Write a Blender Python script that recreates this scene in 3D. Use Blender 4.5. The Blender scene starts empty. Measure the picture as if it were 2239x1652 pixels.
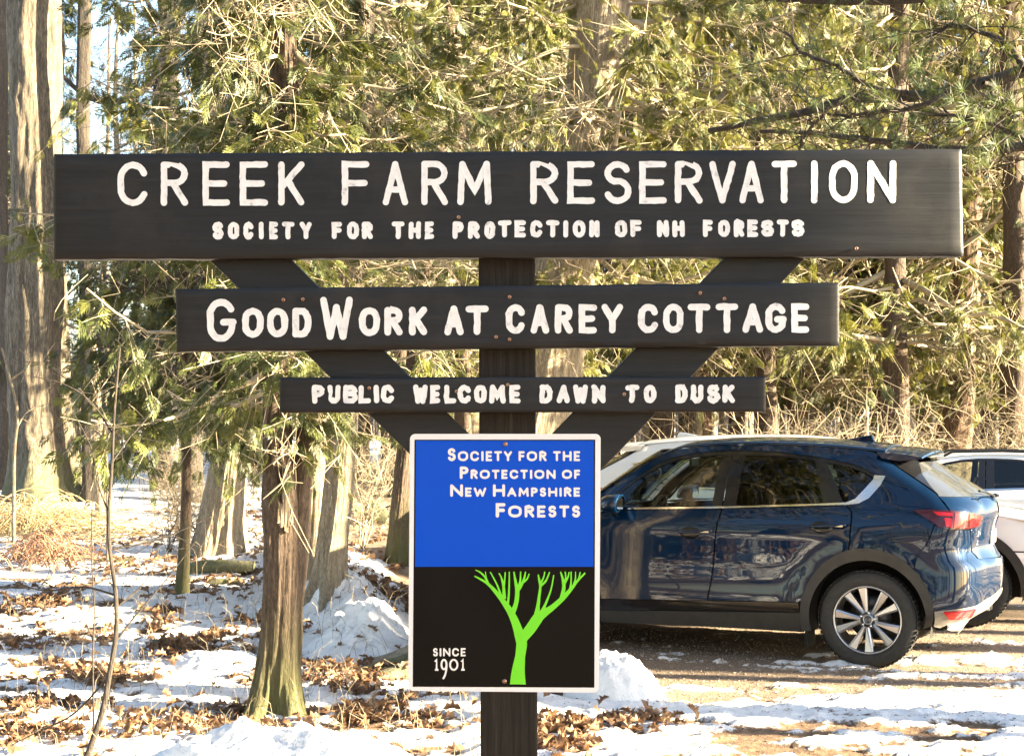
import bpy, math, random
import numpy as np
from mathutils import Vector, Matrix
from mathutils.geometry import delaunay_2d_cdt
R = math.radians
rng = np.random.default_rng(7)
random.seed(7)
scene = bpy.context.scene
COL = scene.collection

# ------------------------------------------------------------------ camera, light, exposure
FPX, CX, HY, CAMZ = 3233.0, 1119.0, 930.0, 1.8      # focal length, centre and horizon on a 2238 px wide frame
cam_d = bpy.data.cameras.new('camera'); cam = bpy.data.objects.new('camera', cam_d); COL.objects.link(cam)
cam.location = (0, 0, CAMZ); cam.rotation_euler = (R(90), 0, 0)
cam_d.sensor_width = 36; cam_d.lens = FPX / 2238 * 36; cam_d.shift_y = (930 - 826) / 2238
cam_d.clip_start = 0.05; cam_d.clip_end = 600
scene.camera = cam
SUN_EL, SUN_AZ = 17.0, 10.0                         # sun from the right, a little on the camera's side of the sign
sdir = Vector((math.cos(R(SUN_EL)) * math.cos(R(SUN_AZ)), -math.cos(R(SUN_EL)) * math.sin(R(SUN_AZ)), math.sin(R(SUN_EL))))
sun_d = bpy.data.lights.new('sun', 'SUN'); sun = bpy.data.objects.new('sun', sun_d); COL.objects.link(sun)
sun_d.energy = 5.0; sun_d.angle = R(0.53); sun_d.color = (1.0, 0.82, 0.54)
sun.rotation_euler = sdir.to_track_quat('Z', 'Y').to_euler()
world = bpy.data.worlds.new('World'); scene.world = world; world.use_nodes = True
wn = world.node_tree.nodes; wl = world.node_tree.links
sky = wn.new('ShaderNodeTexSky'); sky.sky_type = 'NISHITA'; sky.sun_disc = False
sky.sun_elevation = R(SUN_EL); sky.sun_rotation = R(90 + SUN_AZ)
bg = wn['Background']; bg.inputs['Strength'].default_value = 0.05
wl.new(sky.outputs[0], bg.inputs[0])
vs = scene.view_settings; vs.view_transform = 'Standard'; vs.look = 'None'; vs.gamma = 1; vs.use_curve_mapping = False
vs.exposure = 3.6
scene.cycles.max_bounces = 8; scene.cycles.diffuse_bounces = 3; scene.cycles.transparent_max_bounces = 16
scene.cycles.use_denoising = True

# ------------------------------------------------------------------ helpers
def link(o, parent=None, **props):
    COL.objects.link(o)
    if parent is not None: o.parent = parent
    for k, v in props.items():
        if v: o[k] = v
    return o
def mesh(name, V, F, mats, parent=None, smooth=True, midx=None, **props):
    """F: list of arrays (each n x k) or one array / a python list of tuples"""
    me = bpy.data.meshes.new(name)
    if isinstance(F, np.ndarray): F = [F]
    V = np.asarray(V, dtype=np.float32).reshape(-1, 3)
    if F and isinstance(F[0], np.ndarray):
        F = [f for f in F if len(f)]
        li = np.concatenate([f.ravel() for f in F]).astype(np.int32)
        tot = np.concatenate([np.full(len(f), f.shape[1], np.int32) for f in F])
        st = np.concatenate([[0], np.cumsum(tot)[:-1]]).astype(np.int32)
        me.vertices.add(len(V)); me.vertices.foreach_set('co', V.ravel())
        me.loops.add(len(li)); me.loops.foreach_set('vertex_index', li)
        me.polygons.add(len(tot)); me.polygons.foreach_set('loop_start', st)
        me.update(calc_edges=True)
    else:
        me.from_pydata([tuple(map(float, v)) for v in V], [], [tuple(map(int, f)) for f in F]); me.update()
    if not isinstance(mats, (list, tuple)): mats = [mats]
    for m in mats: me.materials.append(m)
    n = len(me.polygons)
    if midx is not None: me.polygons.foreach_set('material_index', np.asarray(midx, np.int32))
    me.polygons.foreach_set('use_smooth', np.full(n, bool(smooth)))
    me.validate(clean_customdata=False); me.update()
    o = bpy.data.objects.new(name, me)
    return link(o, parent, **props)
def empty(name, loc=(0, 0, 0), rz=0, parent=None, **props):
    o = bpy.data.objects.new(name, None); o.location = loc; o.rotation_euler = (0, 0, rz); o.empty_display_size = .1
    return link(o, parent, **props)
def copy_tree(o, parent=None):
    c = o.copy(); COL.objects.link(c); c.parent = parent
    for ch in o.children: copy_tree(ch, c)
    return c
def auto_sharp(o, deg=35):
    me = o.data
    try: me.set_sharp_from_angle(angle=R(deg))
    except Exception: pass
    return o
class B:
    """collects pieces into one mesh"""
    def __init__(s): s.v = []; s.f = []; s.n = 0
    def add(s, V, F):
        V = np.asarray(V, float).reshape(-1, 3)
        s.v.append(V); s.f += [tuple(i + s.n for i in f) for f in F]; s.n += len(V); return s
    def box(s, x0, x1, y0, y1, z0, z1):
        V = [(x, y, z) for x in (x0, x1) for y in (y0, y1) for z in (z0, z1)]
        return s.add(V, [(0, 1, 3, 2), (4, 6, 7, 5), (0, 4, 5, 1), (2, 3, 7, 6), (0, 2, 6, 4), (1, 5, 7, 3)])
    def prism(s, pts, d0, d1, axis=1):
        n = len(pts); V = []
        for d in (d0, d1):
            for a, b in pts:
                V.append((a, d, b) if axis == 1 else ((a, b, d) if axis == 2 else (d, a, b)))
        F = [tuple(range(n)), tuple(range(2 * n - 1, n - 1, -1))]
        F += [(i, i + n, (i + 1) % n + n, (i + 1) % n) for i in range(n)]
        return s.add(V, F)
    def tube(s, P, rad, k=6):
        V, F = tube_np(np.asarray(P, float), np.broadcast_to(np.asarray(rad, float), (len(P),)), k)
        return s.add(V, [tuple(f) for f in F])
    def lathe(s, prof, n=48, axis='y', c=(0, 0, 0)):
        m = len(prof); V = []
        for j in range(n):
            t = 2 * math.pi * j / n
            for r, h in prof:
                if axis == 'y': V.append((c[0] + r * math.cos(t), c[1] + h, c[2] + r * math.sin(t)))
                else: V.append((c[0] + r * math.cos(t), c[1] + r * math.sin(t), c[2] + h))
        F = [(j * m + i, j * m + i + 1, ((j + 1) % n) * m + i + 1, ((j + 1) % n) * m + i) for j in range(n) for i in range(m - 1)]
        return s.add(V, F)
    def build(s, name, mat, parent=None, smooth=False, **p):
        return mesh(name, np.concatenate(s.v), s.f, mat, parent, smooth, **p)
def tube_np(P, rad, k=5):
    n = len(P)
    T = np.gradient(P, axis=0); T /= np.linalg.norm(T, axis=1, keepdims=True) + 1e-9
    up = np.array([0.0, 0, 1]) if abs(T[:, 2]).mean() < .9 else np.array([1.0, 0, 0])
    A = np.cross(T, up); A /= np.linalg.norm(A, axis=1, keepdims=True) + 1e-9
    Bn = np.cross(T, A)
    t = np.arange(k) * 2 * np.pi / k
    V = P[:, None] + rad[:, None, None] * (A[:, None] * np.cos(t)[None, :, None] + Bn[:, None] * np.sin(t)[None, :, None])
    i = np.arange(n - 1)[:, None] * k; j = np.arange(k)[None]; j2 = (j + 1) % k
    F = np.stack([i + j, i + j2, i + k + j2, i + k + j], -1).reshape(-1, 4)
    return V.reshape(-1, 3), F
class Tubes:
    def __init__(s): s.v = []; s.f = []; s.n = 0
    def add(s, P, rad, k=3):
        P = np.asarray(P, float); rad = np.asarray(rad, float)
        if rad.ndim == 0: rad = np.full(len(P), float(rad))
        V, F = tube_np(P, rad, k); s.v.append(V); s.f.append(F + s.n); s.n += len(V)
    def arrays(s): return (np.concatenate(s.v), np.concatenate(s.f)) if s.v else (np.zeros((0, 3)), np.zeros((0, 4), int))
def smooth(a, b, x): t = np.clip((x - a) / (b - a), 0, 1); return t * t * (3 - 2 * t)
def vnoise(x, y, seed=0):
    xi = np.floor(x).astype(np.int64); yi = np.floor(y).astype(np.int64); fx = x - xi; fy = y - yi
    fx = fx * fx * (3 - 2 * fx); fy = fy * fy * (3 - 2 * fy)
    def h(a, b):
        n = (a * 374761393 + b * 668265263 + seed * 1442695041) & 0x7fffffff
        n = ((n ^ (n >> 13)) * 1274126177) & 0x7fffffff
        return ((n ^ (n >> 16)) & 0xffff) / 65535.0
    return (h(xi, yi) * (1 - fx) + h(xi + 1, yi) * fx) * (1 - fy) + (h(xi, yi + 1) * (1 - fx) + h(xi + 1, yi + 1) * fx) * fy
def fbm(x, y, o=4, seed=0, g=.5):
    v = 0; a = 1; t = 0
    for i in range(o): v = v + a * vnoise(x * 2 ** i, y * 2 ** i, seed + i); t += a; a *= g
    return v / t
def pos(px, py, Y):                                    # the point at distance Y seen at that place
    return np.array([(px - CX) / FPX * Y, Y, CAMZ - (py - HY) / FPX * Y])

# ------------------------------------------------------------------ materials
def newmat(name):
    m = bpy.data.materials.new(name); m.use_nodes = True; nt = m.node_tree
    return m, nt, nt.nodes['Principled BSDF']
def setp(p, **k):
    for a, v in k.items(): p.inputs[a.replace('_', ' ')].default_value = v
def node(nt, t, **inp):
    n = nt.nodes.new(t)
    for a, v in inp.items():
        if a[0] == '_': setattr(n, a[1:], v)
        else: n.inputs[a.replace('_', ' ')].default_value = v
    return n
def coords(nt, scale=(1, 1, 1), kind='Object', rot=(0, 0, 0)):
    tc = nt.nodes.new('ShaderNodeTexCoord'); mp = nt.nodes.new('ShaderNodeMapping'); mp.inputs['Scale'].default_value = scale
    mp.inputs['Rotation'].default_value = rot
    nt.links.new(tc.outputs[kind], mp.inputs[0]); return mp.outputs[0]
def ramp(nt, src, stops):
    r = nt.nodes.new('ShaderNodeValToRGB'); e = r.color_ramp.elements
    while len(e) < len(stops): e.new(.5)
    for el, (p, c) in zip(e, stops): el.position = p; el.color = (*c, 1) if len(c) == 3 else c
    nt.links.new(src, r.inputs[0]); return r.outputs[0]
def noise(nt, vec, scale, detail=4, rough=.6, dist=0):
    n = node(nt, 'ShaderNodeTexNoise', Scale=scale, Detail=detail, Roughness=rough, Distortion=dist); nt.links.new(vec, n.inputs['Vector']); return n.outputs['Fac']
def bump(nt, p, src, strength=.3, dist=.01):
    b = node(nt, 'ShaderNodeBump', Strength=strength, Distance=dist); nt.links.new(src, b.inputs['Height']); nt.links.new(b.outputs[0], p.inputs['Normal']); return b
def mixc(nt, fac, a, b):
    m = nt.nodes.new('ShaderNodeMix'); m.data_type = 'RGBA'
    for s, v in ((0, fac), (6, a), (7, b)):
        if isinstance(v, (tuple, list)): m.inputs[s].default_value = (*v, 1)
        elif isinstance(v, (int, float)): m.inputs[s].default_value = v
        else: nt.links.new(v, m.inputs[s])
    return m.outputs[2]
def simple(name, col, rough=.5, metal=0, coat=0, var=0, vscale=8, bumps=0, **k):
    m, nt, p = newmat(name); setp(p, Base_Color=(*col, 1), Roughness=rough, Metallic=metal, Coat_Weight=coat, **k)
    if var:
        n = noise(nt, coords(nt), vscale, 5)
        c = ramp(nt, n, [(.3, tuple(x * (1 - var) for x in col)), (.7, tuple(min(1, x * (1 + var)) for x in col))]); nt.links.new(c, p.inputs['Base Color'])
        if bumps: bump(nt, p, n, bumps, .01)
    return m
def bark_mat(name, dark, light, moss=None, zs=6.5, xs=38.0, b=1.0):
    m, nt, p = newmat(name)
    v = coords(nt, (xs, xs, zs)); n1 = noise(nt, v, 1.0, 7, .65, .6); v2 = coords(nt, (3, 3, 1.2)); n2 = noise(nt, v2, 1.3, 4)
    c = ramp(nt, n1, [(.3, dark), (.62, light), (.85, tuple(min(1, x * 1.25) for x in light))])
    n3 = noise(nt, coords(nt, (xs * 3.2, xs * 3.2, zs * 5)), 1.0, 5, .7); c = mixc(nt, ramp(nt, n3, [(.42, (.75, .75, .75)), (.58, (0, 0, 0))]), c, dark)
    c2 = mixc(nt, ramp(nt, n2, [(.45, (0, 0, 0)), (.75, (.45, .45, .45))]), c, tuple((a * .5 + bb * .25) for a, bb in zip(light, dark)))
    if moss:
        tc = nt.nodes.new('ShaderNodeTexCoord'); sx = nt.nodes.new('ShaderNodeSeparateXYZ'); nt.links.new(tc.outputs['Object'], sx.inputs[0])
        g = node(nt, 'ShaderNodeMapRange'); nt.links.new(sx.outputs[2], g.inputs[0]); g.inputs[1].default_value = .75; g.inputs[2].default_value = 0.0; g.inputs[3].default_value = 0; g.inputs[4].default_value = .8
        ml = node(nt, 'ShaderNodeMath', _operation='MULTIPLY'); nt.links.new(g.outputs[0], ml.inputs[0]); nt.links.new(n2, ml.inputs[1]); ml2 = node(nt, 'ShaderNodeMath', _operation='MULTIPLY'); nt.links.new(ml.outputs[0], ml2.inputs[0]); ml2.inputs[1].default_value = 1.6
        c2 = mixc(nt, ml2.outputs[0], c2, moss)
    nt.links.new(c2, p.inputs['Base Color']); setp(p, Roughness=.9); bump(nt, p, n1, b, .022)
    return m
M = {}
M['cedar_bark'] = bark_mat('cedar_bark', (.024, .016, .011), (.135, .095, .064), moss=(.10, .11, .035))
M['oak_bark'] = bark_mat('oak_bark', (.035, .028, .02), (.22, .185, .135), moss=(.12, .13, .06), zs=2.2, xs=18)
M['shade_bark'] = bark_mat('shade_bark', (.02, .016, .013), (.075, .06, .046))  # darker bark: on the shaded trunks the shade is put into the colour
M['dark_bark'] = bark_mat('dark_bark', (.05, .04, .032), (.15, .12, .09))
M['pale_bark'] = bark_mat('pale_bark', (.13, .10, .065), (.42, .36, .26), zs=5)  # pale tone; on the lit cedars the sunlight is put into this colour
M['red_bark'] = bark_mat('red_bark', (.045, .026, .016), (.21, .135, .085), zs=2)
M['twig'] = simple('twig', (.31, .26, .175), .8, var=.4, vscale=3)
M['dark_twig'] = simple('dark_twig', (.07, .055, .045), .8, var=.3, vscale=3)
def leafmat(name, a, b, c, tr=.24, sc=2.2):
    m, nt, p = newmat(name)
    n = noise(nt, coords(nt), sc, 6, .75)
    col = ramp(nt, n, [(.30, a), (.5, b), (.72, c)]); nt.links.new(col, p.inputs['Base Color']); setp(p, Roughness=.55)
    t = nt.nodes.new('ShaderNodeBsdfTranslucent'); nt.links.new(mixc(nt, .5, col, (.22, .22, .03)), t.inputs[0])
    mx = node(nt, 'ShaderNodeMixShader'); mx.inputs[0].default_value = tr; nt.links.new(p.outputs[0], mx.inputs[1]); nt.links.new(t.outputs[0], mx.inputs[2])
    nt.links.new(mx.outputs[0], nt.nodes['Material Output'].inputs[0]); return m
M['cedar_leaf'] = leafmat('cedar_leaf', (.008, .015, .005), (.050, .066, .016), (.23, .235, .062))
M['sunlit_leaf'] = leafmat('sunlit_leaf', (.013, .020, .006), (.10, .11, .024), (.36, .33, .09))  # brighter copy of the cedar foliage, sunlight put into the leaf colour
M['pine_leaf'] = leafmat('pine_leaf', (.015, .032, .012), (.07, .11, .038), (.2, .22, .08))
def snowdirt():
    m, nt, p = newmat('snowy_ground')
    at = nt.nodes.new('ShaderNodeAttribute'); at.attribute_name = 'snow'
    at2 = nt.nodes.new('ShaderNodeAttribute'); at2.attribute_name = 'lot'
    v = coords(nt); n1 = noise(nt, v, 14, 8, .7); n2 = noise(nt, v, 60, 5, .7); n3 = noise(nt, v, 3, 5, .6)
    ad = node(nt, 'ShaderNodeMath', _operation='MULTIPLY_ADD'); nt.links.new(n1, ad.inputs[0]); ad.inputs[1].default_value = .55; nt.links.new(at.outputs['Fac'], ad.inputs[2])
    ad2 = node(nt, 'ShaderNodeMath', _operation='MULTIPLY_ADD'); nt.links.new(n2, ad2.inputs[0]); ad2.inputs[1].default_value = .22; nt.links.new(ad.outputs[0], ad2.inputs[2])
    fac = ramp(nt, ad2.outputs[0], [(.80, (0, 0, 0)), (.90, (1, 1, 1))])
    litter = ramp(nt, n1, [(.3, (.05, .032, .02)), (.5, (.15, .09, .05)), (.7, (.27, .18, .10))])
    dirt = ramp(nt, n2, [(.3, (.10, .072, .048)), (.55, (.23, .17, .12)), (.75, (.37, .29, .21))])
    dirt2 = mixc(nt, ramp(nt, n3, [(.35, (0, 0, 0)), (.7, (.6, .6, .6))]), dirt, (.13, .098, .07))
    soil = mixc(nt, at2.outputs['Fac'], litter, dirt2)
    snow = ramp(nt, n1, [(.25, (.55, .55, .56)), (.5, (.74, .74, .75)), (.65, (.84, .84, .85))])
    nt.links.new(mixc(nt, fac, soil, snow), p.inputs['Base Color'])
    nt.links.new(mixc(nt, fac, (.95, .95, .95), (.6, .6, .6)), p.inputs['Roughness'])
    s2 = node(nt, 'ShaderNodeMath', _operation='ADD'); nt.links.new(n1, s2.inputs[0]); nt.links.new(n2, s2.inputs[1])
    bump(nt, p, s2.outputs[0], .8, .02); return m
M['ground'] = snowdirt()
def snowm():
    m, nt, p = newmat('dirty_snow'); v = coords(nt); n = noise(nt, v, 26, 6, .7); n2 = noise(nt, v, 90, 3, .7)
    c = ramp(nt, n, [(.28, (.30, .26, .22)), (.36, (.74, .75, .77)), (.7, (.84, .85, .86))]); nt.links.new(c, p.inputs['Base Color']); setp(p, Roughness=.55)
    s2 = node(nt, 'ShaderNodeMath', _operation='ADD'); nt.links.new(n, s2.inputs[0]); nt.links.new(n2, s2.inputs[1]); bump(nt, p, s2.outputs[0], .7, .02); return m
M['snow'] = snowm()
def boardm():
    m, nt, p = newmat('painted_wood'); v = coords(nt, (1.6, 1, 34)); n = noise(nt, v, 2.4, 7, .62, .35); v2 = coords(nt, (3, 3, 3)); n2 = noise(nt, v2, 2.0, 5, .6)
    c = ramp(nt, n, [(.3, (.010, .0108, .0125)), (.6, (.0152, .0172, .0208)), (.8, (.026, .027, .028))])
    c = mixc(nt, ramp(nt, n2, [(.5, (0, 0, 0)), (.8, (.5, .5, .5))]), c, (.046, .044, .041))
    nt.links.new(c, p.inputs['Base Color']); nt.links.new(ramp(nt, n2, [(.3, (.38, .38, .38)), (.75, (.6, .6, .6))]), p.inputs['Roughness'])
    bump(nt, p, n, .32, .004); return m
M['board'] = boardm(); setp(M['board'].node_tree.nodes['Principled BSDF'], Specular_IOR_Level=.3)
def postm():
    m, nt, p = newmat('rough_post_wood'); v = coords(nt, (34, 34, 1.6)); n = noise(nt, v, 2.4, 8, .7, .5)
    c = ramp(nt, n, [(.3, (.010, .009, .008)), (.55, (.024, .021, .018)), (.8, (.05, .043, .035))]); nt.links.new(c, p.inputs['Base Color']); setp(p, Roughness=.75); bump(nt, p, n, .8, .006); return m
M['post'] = postm(); setp(M['post'].node_tree.nodes['Principled BSDF'], Specular_IOR_Level=.2)
def letterm():
    m, nt, p = newmat('white_letter_paint'); n = noise(nt, coords(nt, (1, 1, 1)), 42, 5, .7)
    nt.links.new(ramp(nt, n, [(.30, (.42, .44, .46)), (.40, (.74, .77, .80)), (.6, (.80, .84, .87))]), p.inputs['Base Color']); setp(p, Roughness=.5); bump(nt, p, n, .3, .002); return m
M['letter'] = letterm()
M['alu'] = simple('aluminium_rim', (.80, .84, .90), .4, .15)
def panelm(name, c, rough=.16):
    m, nt, p = newmat(name); n = noise(nt, coords(nt), 5, 4); nt.links.new(ramp(nt, n, [(.3, (rough * .8,) * 3), (.7, (rough * 1.6,) * 3)]), p.inputs['Roughness']); setp(p, Base_Color=(*c, 1), Specular_IOR_Level=.16); return m
M['blue'] = panelm('blue_enamel', (.0, .075, .62)); M['blackp'] = panelm('black_enamel', (.003, .004, .005))
M['white'] = simple('white_print', (.8, .8, .8), .35); M['lime'] = simple('lime_print', (.16, .72, .02), .35)
M['screw'] = simple('rusty_screw', (.35, .22, .15), .4, .7, var=.4, vscale=200)
# ------------------------------------------------------------------ the wooden sign
SY, SK = 3.52, 0.033                                   # the sign's plane: its right end is a little nearer
def sp(px, py, off=0.0):
    x = (px - CX) / FPX; Y = (SY - off) / (1 + SK * x)
    return (x * Y, Y, CAMZ - (py - HY) / FPX * Y)
def arc(cx, cy, rx, ry, a0, a1, n=10):
    return [(cx + rx * math.cos(R(a0 + (a1 - a0) * i / n)), cy + ry * math.sin(R(a0 + (a1 - a0) * i / n))) for i in range(n + 1)]
# stroke letters in a unit box, y up; 'o' marks a closed stroke
G = {
 'A': [[(0, 0), (.5, 1)], [(.5, 1), (1, 0)], [(.2, .33), (.8, .33)]],
 'B': [[(0, 0), (0, 1)], [(0, 1), (.5, 1)] + arc(.55, .77, .38, .23, 90, -90, 8) + [(0, .54)], [(0, .54), (.5, .54)] + arc(.58, .27, .42, .27, 90, -90, 8) + [(0, 0)]],
 'C': [arc(.52, .62, .5, .38, 25, 90, 4)[:-1] + arc(.5, .62, .5, .38, 90, 180, 6) + arc(.5, .38, .5, .38, 180, 270, 6) + arc(.52, .38, .5, .38, 270, 335, 4)[1:]],
 'D': [[(0, 0), (0, 1)], [(0, 1), (.4, 1)] + arc(.5, .5, .5, .5, 80, -80, 12) + [(.4, 0), (0, 0)]],
 'E': [[(1, 1), (0, 1), (0, 0), (1, 0)], [(0, .5), (.88, .5)]],
 'F': [[(1, 1), (0, 1), (0, 0)], [(0, .5), (.92, .5)]],
 'G': [arc(.5, .64, .48, .36, 30, 90, 4)[:-1] + arc(.48, .64, .48, .36, 90, 180, 6) + arc(.48, .36, .48, .36, 180, 270, 6) + arc(.48, .36, .48, .36, 270, 360, 6)[1:] + [(.96, .45)], [(.58, .45), (1.02, .45)]],
 'H': [[(0, 0), (0, 1)], [(1, 0), (1, 1)], [(0, .5), (1, .5)]],
 'I': [[(.5, 0), (.5, 1)]],
 'K': [[(0, 0), (0, 1)], [(1, 1), (.05, .42)], [(.32, .58), (1, 0)]],
 'L': [[(0, 1), (0, 0), (1, 0)]],
 'M': [[(0, 0), (.06, 1)], [(.06, 1), (.5, .3), (.94, 1)], [(.94, 1), (1, 0)]],
 'N': [[(0, 0), (0, 1)], [(0, 1), (1, 0)], [(1, 0), (1, 1)]],
 'O': ['o', arc(.5, .62, .5, .38, 0, 180, 12) + arc(.5, .38, .5, .38, 180, 360, 12)],
 'P': [[(0, 0), (0, 1)], [(0, 1), (.5, 1)] + arc(.52, .75, .48, .25, 90, -90, 8) + [(0, .5)]],
 'R': [[(0, 0), (0, 1)], [(0, 1), (.5, 1)] + arc(.5, .76, .48, .24, 90, -90, 8) + [(0, .52)], [(.45, .5), (1, 0)]],
 'S': [arc(.5, .75, .46, .25, 25, 90, 4)[:-1] + arc(.5, .76, .48, .24, 90, 250, 8) + arc(.5, .27, .5, .27, 75, -90, 8) + arc(.5, .26, .5, .26, -90, -160, 4)[1:]],
 'T': [[(0, 1), (1, 1)], [(.5, 1), (.5, 0)]],
 'U': [[(0, 1), (0, .3)] + arc(.5, .32, .5, .32, 180, 360, 10) + [(1, 1)]],
 'V': [[(0, 1), (.5, 0)], [(.5, 0), (1, 1)]],
 'W': [[(0, 1), (.25, 0)], [(.25, 0), (.5, .8)], [(.5, .8), (.75, 0)], [(.75, 0), (1, 1)]],
 'Y': [[(0, 1), (.5, .45)], [(1, 1), (.5, .45)], [(.5, .45), (.5, 0)]],
 '1': [[(.15, .8), (.5, 1), (.5, 0)], [(.1, 0), (.9, 0)]],
 '9': ['o', arc(.5, .68, .45, .32, 0, 360, 16), arc(.0, .62, .95, .95, 5, -72, 8)],
 '0': ['o', arc(.5, .5, .48, .5, 0, 360, 18)],
}
def stroke_mesh(b, pts, hw, prof, closed, base, wob=0.0, cap=True):
    """a ribbon along pts (pixel plane, y down); prof = [(offset share, height m)], base height"""
    P = [np.array(pts[0], float)]
    for a, c in zip(pts, pts[1:]):
        a = np.array(a, float); c = np.array(c, float); n = max(1, int(np.linalg.norm(c - a) / 9)) if wob else 1
        for i in range(1, n + 1): P.append(a + (c - a) * i / n)
    P = np.array(P)
    if closed: P = P[:-1]
    if wob: P = P + rng.normal(0, wob, P.shape)
    n = len(P)
    if closed: T = np.roll(P, -1, 0) - np.roll(P, 1, 0)
    else:
        T = np.zeros_like(P); T[1:-1] = P[2:] - P[:-2]; T[0] = P[1] - P[0]; T[-1] = P[-1] - P[-2]
        d0 = P[1:] - P[:-1]; d0 /= np.linalg.norm(d0, axis=1, keepdims=True) + 1e-9
        if n > 2: T[1:-1] = d0[1:] + d0[:-1]
    T /= np.linalg.norm(T, axis=1, keepdims=True) + 1e-9
    N = np.stack([-T[:, 1], T[:, 0]], 1); mit = np.ones(n)
    if not closed and n > 2:
        cs = np.einsum('ij,ij->i', T[1:-1], d0[1:]); mit[1:-1] = 1 / np.clip(cs, .6, 1)
    w = hw * (1 + (rng.normal(0, .035, n) if wob else 0)) * mit
    k = len(prof); V = []
    for i in range(n):
        for o, h in prof: V.append(sp(*(P[i] + N[i] * w[i] * o), base + h))
    F = []
    for i in range(n if closed else n - 1):
        j = (i + 1) % n
        F += [(i * k + c, i * k + c + 1, j * k + c + 1, j * k + c) for c in range(k - 1)]
    b.add(V, F)
    if not closed and cap:
        half = [p for p in prof if p[0] >= 0]
        for e, s in ((0, -1), (n - 1, 1)):
            V = []; m = 7
            for j in range(m + 1):
                t = math.pi * j / m - math.pi / 2
                d = N[e] * math.sin(t) * 1 + T[e] * s * math.cos(t)
                for o, h in half: V.append(sp(*(P[e] + d * hw * o), base + h))
            kk = len(half)
            b.add(V, [(j * kk + c, j * kk + c + 1, (j + 1) * kk + c + 1, (j + 1) * kk + c) for j in range(m) for c in range(kk - 1)])
GROOVE = [(-1, .0001), (-.97, .0006), (-.6, .0003), (0, .0001), (.6, .0003), (.97, .0006), (1, .0001)]
FLAT = [(-1, .0), (0, .0), (1, .0)]
def letter(ch, x0, x1, y0, y1, hw, mat, parent, base=.0, prof=GROOVE, wob=.0, cap=True, name='letter'):
    """x0..x1, y0 (top)..y1 (bottom): ink box on the pixel plane"""
    b = B(); s = G[ch]; closed = False
    k = 0
    for st in s:
        if st == 'o': closed = True; continue
        if ch == 'I' or x1 - x0 < 2.2 * hw: pts = [((x0 + x1) / 2 if ch == 'I' else x0 + hw + (x1 - x0 - 2 * hw) * p[0], y1 - hw - (y1 - y0 - 2 * hw) * p[1]) for p in st]
        else: pts = [(x0 + hw + (x1 - x0 - 2 * hw) * p[0], y1 - hw - (y1 - y0 - 2 * hw) * p[1]) for p in st]
        stroke_mesh(b, pts, hw, prof, closed, base + k * .00012, wob, cap); k += 1; closed = False
    return b.build(name, mat, parent, False)

sign = empty('wooden_sign', sp(1110, 1800), label='dark painted three-tier wooden sign on a post, boards lettered in white', category='sign')
def sbuild(o):                                          # keep world placement under the sign's empty
    o.matrix_parent_inverse = Matrix.Translation(-sign.location); return o
def board(c, bev, name='board', thick=.038, off=0.0, wobs=1.0):
    """c: TL, TR, BR, BL on the pixel plane; bev = top, right, bottom, left bevel in px"""
    nu, nv = 90, 14
    TL, TR, BR, BL = [np.array(p, float) for p in c]
    W = np.linalg.norm(TR - TL); H = np.linalg.norm(BL - TL)
    us = np.unique(np.concatenate([[0, bev[3] * .35 / W, bev[3] / W, 1 - bev[1] / W, 1 - bev[1] * .35 / W, 1], np.linspace(bev[3] / W, 1 - bev[1] / W, nu)]))
    vsn = np.unique(np.concatenate([[0, bev[0] * .35 / H, bev[0] / H, 1 - bev[2] / H, 1 - bev[2] * .4 / H, 1], np.linspace(bev[0] / H, 1 - bev[2] / H, nv)]))
    V = []; nU, nV = len(us), len(vsn)
    for j, v in enumerate(vsn):
        for i, u in enumerate(us):
            p = (TL * (1 - u) + TR * u) * (1 - v) + (BL * (1 - u) + BR * u) * v
            du = min(u * W / bev[3], (1 - u) * W / bev[1]); dv = min(v * H / bev[0], (1 - v) * H / bev[2])
            e = max(0, 1 - min(du, dv)); d = .0045 * e * e
            q = p.copy()
            edge_w = fbm(np.array(p[0] / 22), np.array(p[1] / 22), 3, 11) - .5
            if v in (0, 1): q[1] += edge_w * 3.2 * wobs
            elif j in (1, 2) or j in (nV - 3, nV - 2): q[1] += (fbm(np.array(p[0] / 70), np.array(j * 7.3), 3, 5) - .5) * (9 if j > 4 else 4) * wobs
            if u in (0, 1): q[0] += edge_w * 2
            V.append(sp(q[0], q[1], off - d))
    F = [(j * nU + i, j * nU + i + 1, (j + 1) * nU + i + 1, (j + 1) * nU + i) for j in range(nV - 1) for i in range(nU - 1)]
    b = B(); b.add(V, F)
    ring = [i for i in range(nU)] + [j * nU + nU - 1 for j in range(1, nV)] + [(nV - 1) * nU + i for i in range(nU - 2, -1, -1)] + [j * nU for j in range(nV - 2, 0, -1)]
    fr = [V[i] for i in ring]; bk = [(x, y + thick, z) for x, y, z in fr]; n = len(ring)
    b.add(fr + bk, [(i, (i + 1) % n, (i + 1) % n + n, i + n) for i in range(n)])
    b.add(bk, [tuple(range(n))])
    o = b.build(name, M['board'], sign, True); auto_sharp(o, 50); return sbuild(o)
b1 = board([(118, 337), (2101, 326), (2105, 560), (118, 567)], (9, 7, 15, 6))
b2 = board([(384, 632), (1834, 617), (1834, 755), (386, 769)], (7, 6, 7, 6))
b3 = board([(611, 825), (1673, 823), (1673, 900), (611, 902)], (4, 5, 4, 5), wobs=.5)
def z1(x, y): return (x / 2.175 + 89.5, y / 2.175 + 313.3)
def z2(x, y): return (x / 2.084 + 1074.3, y / 2.084 + 313.3)
def z3(x, y): return (x / 1.924 + 581.9, y / 1.924 + 787.8)
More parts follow.
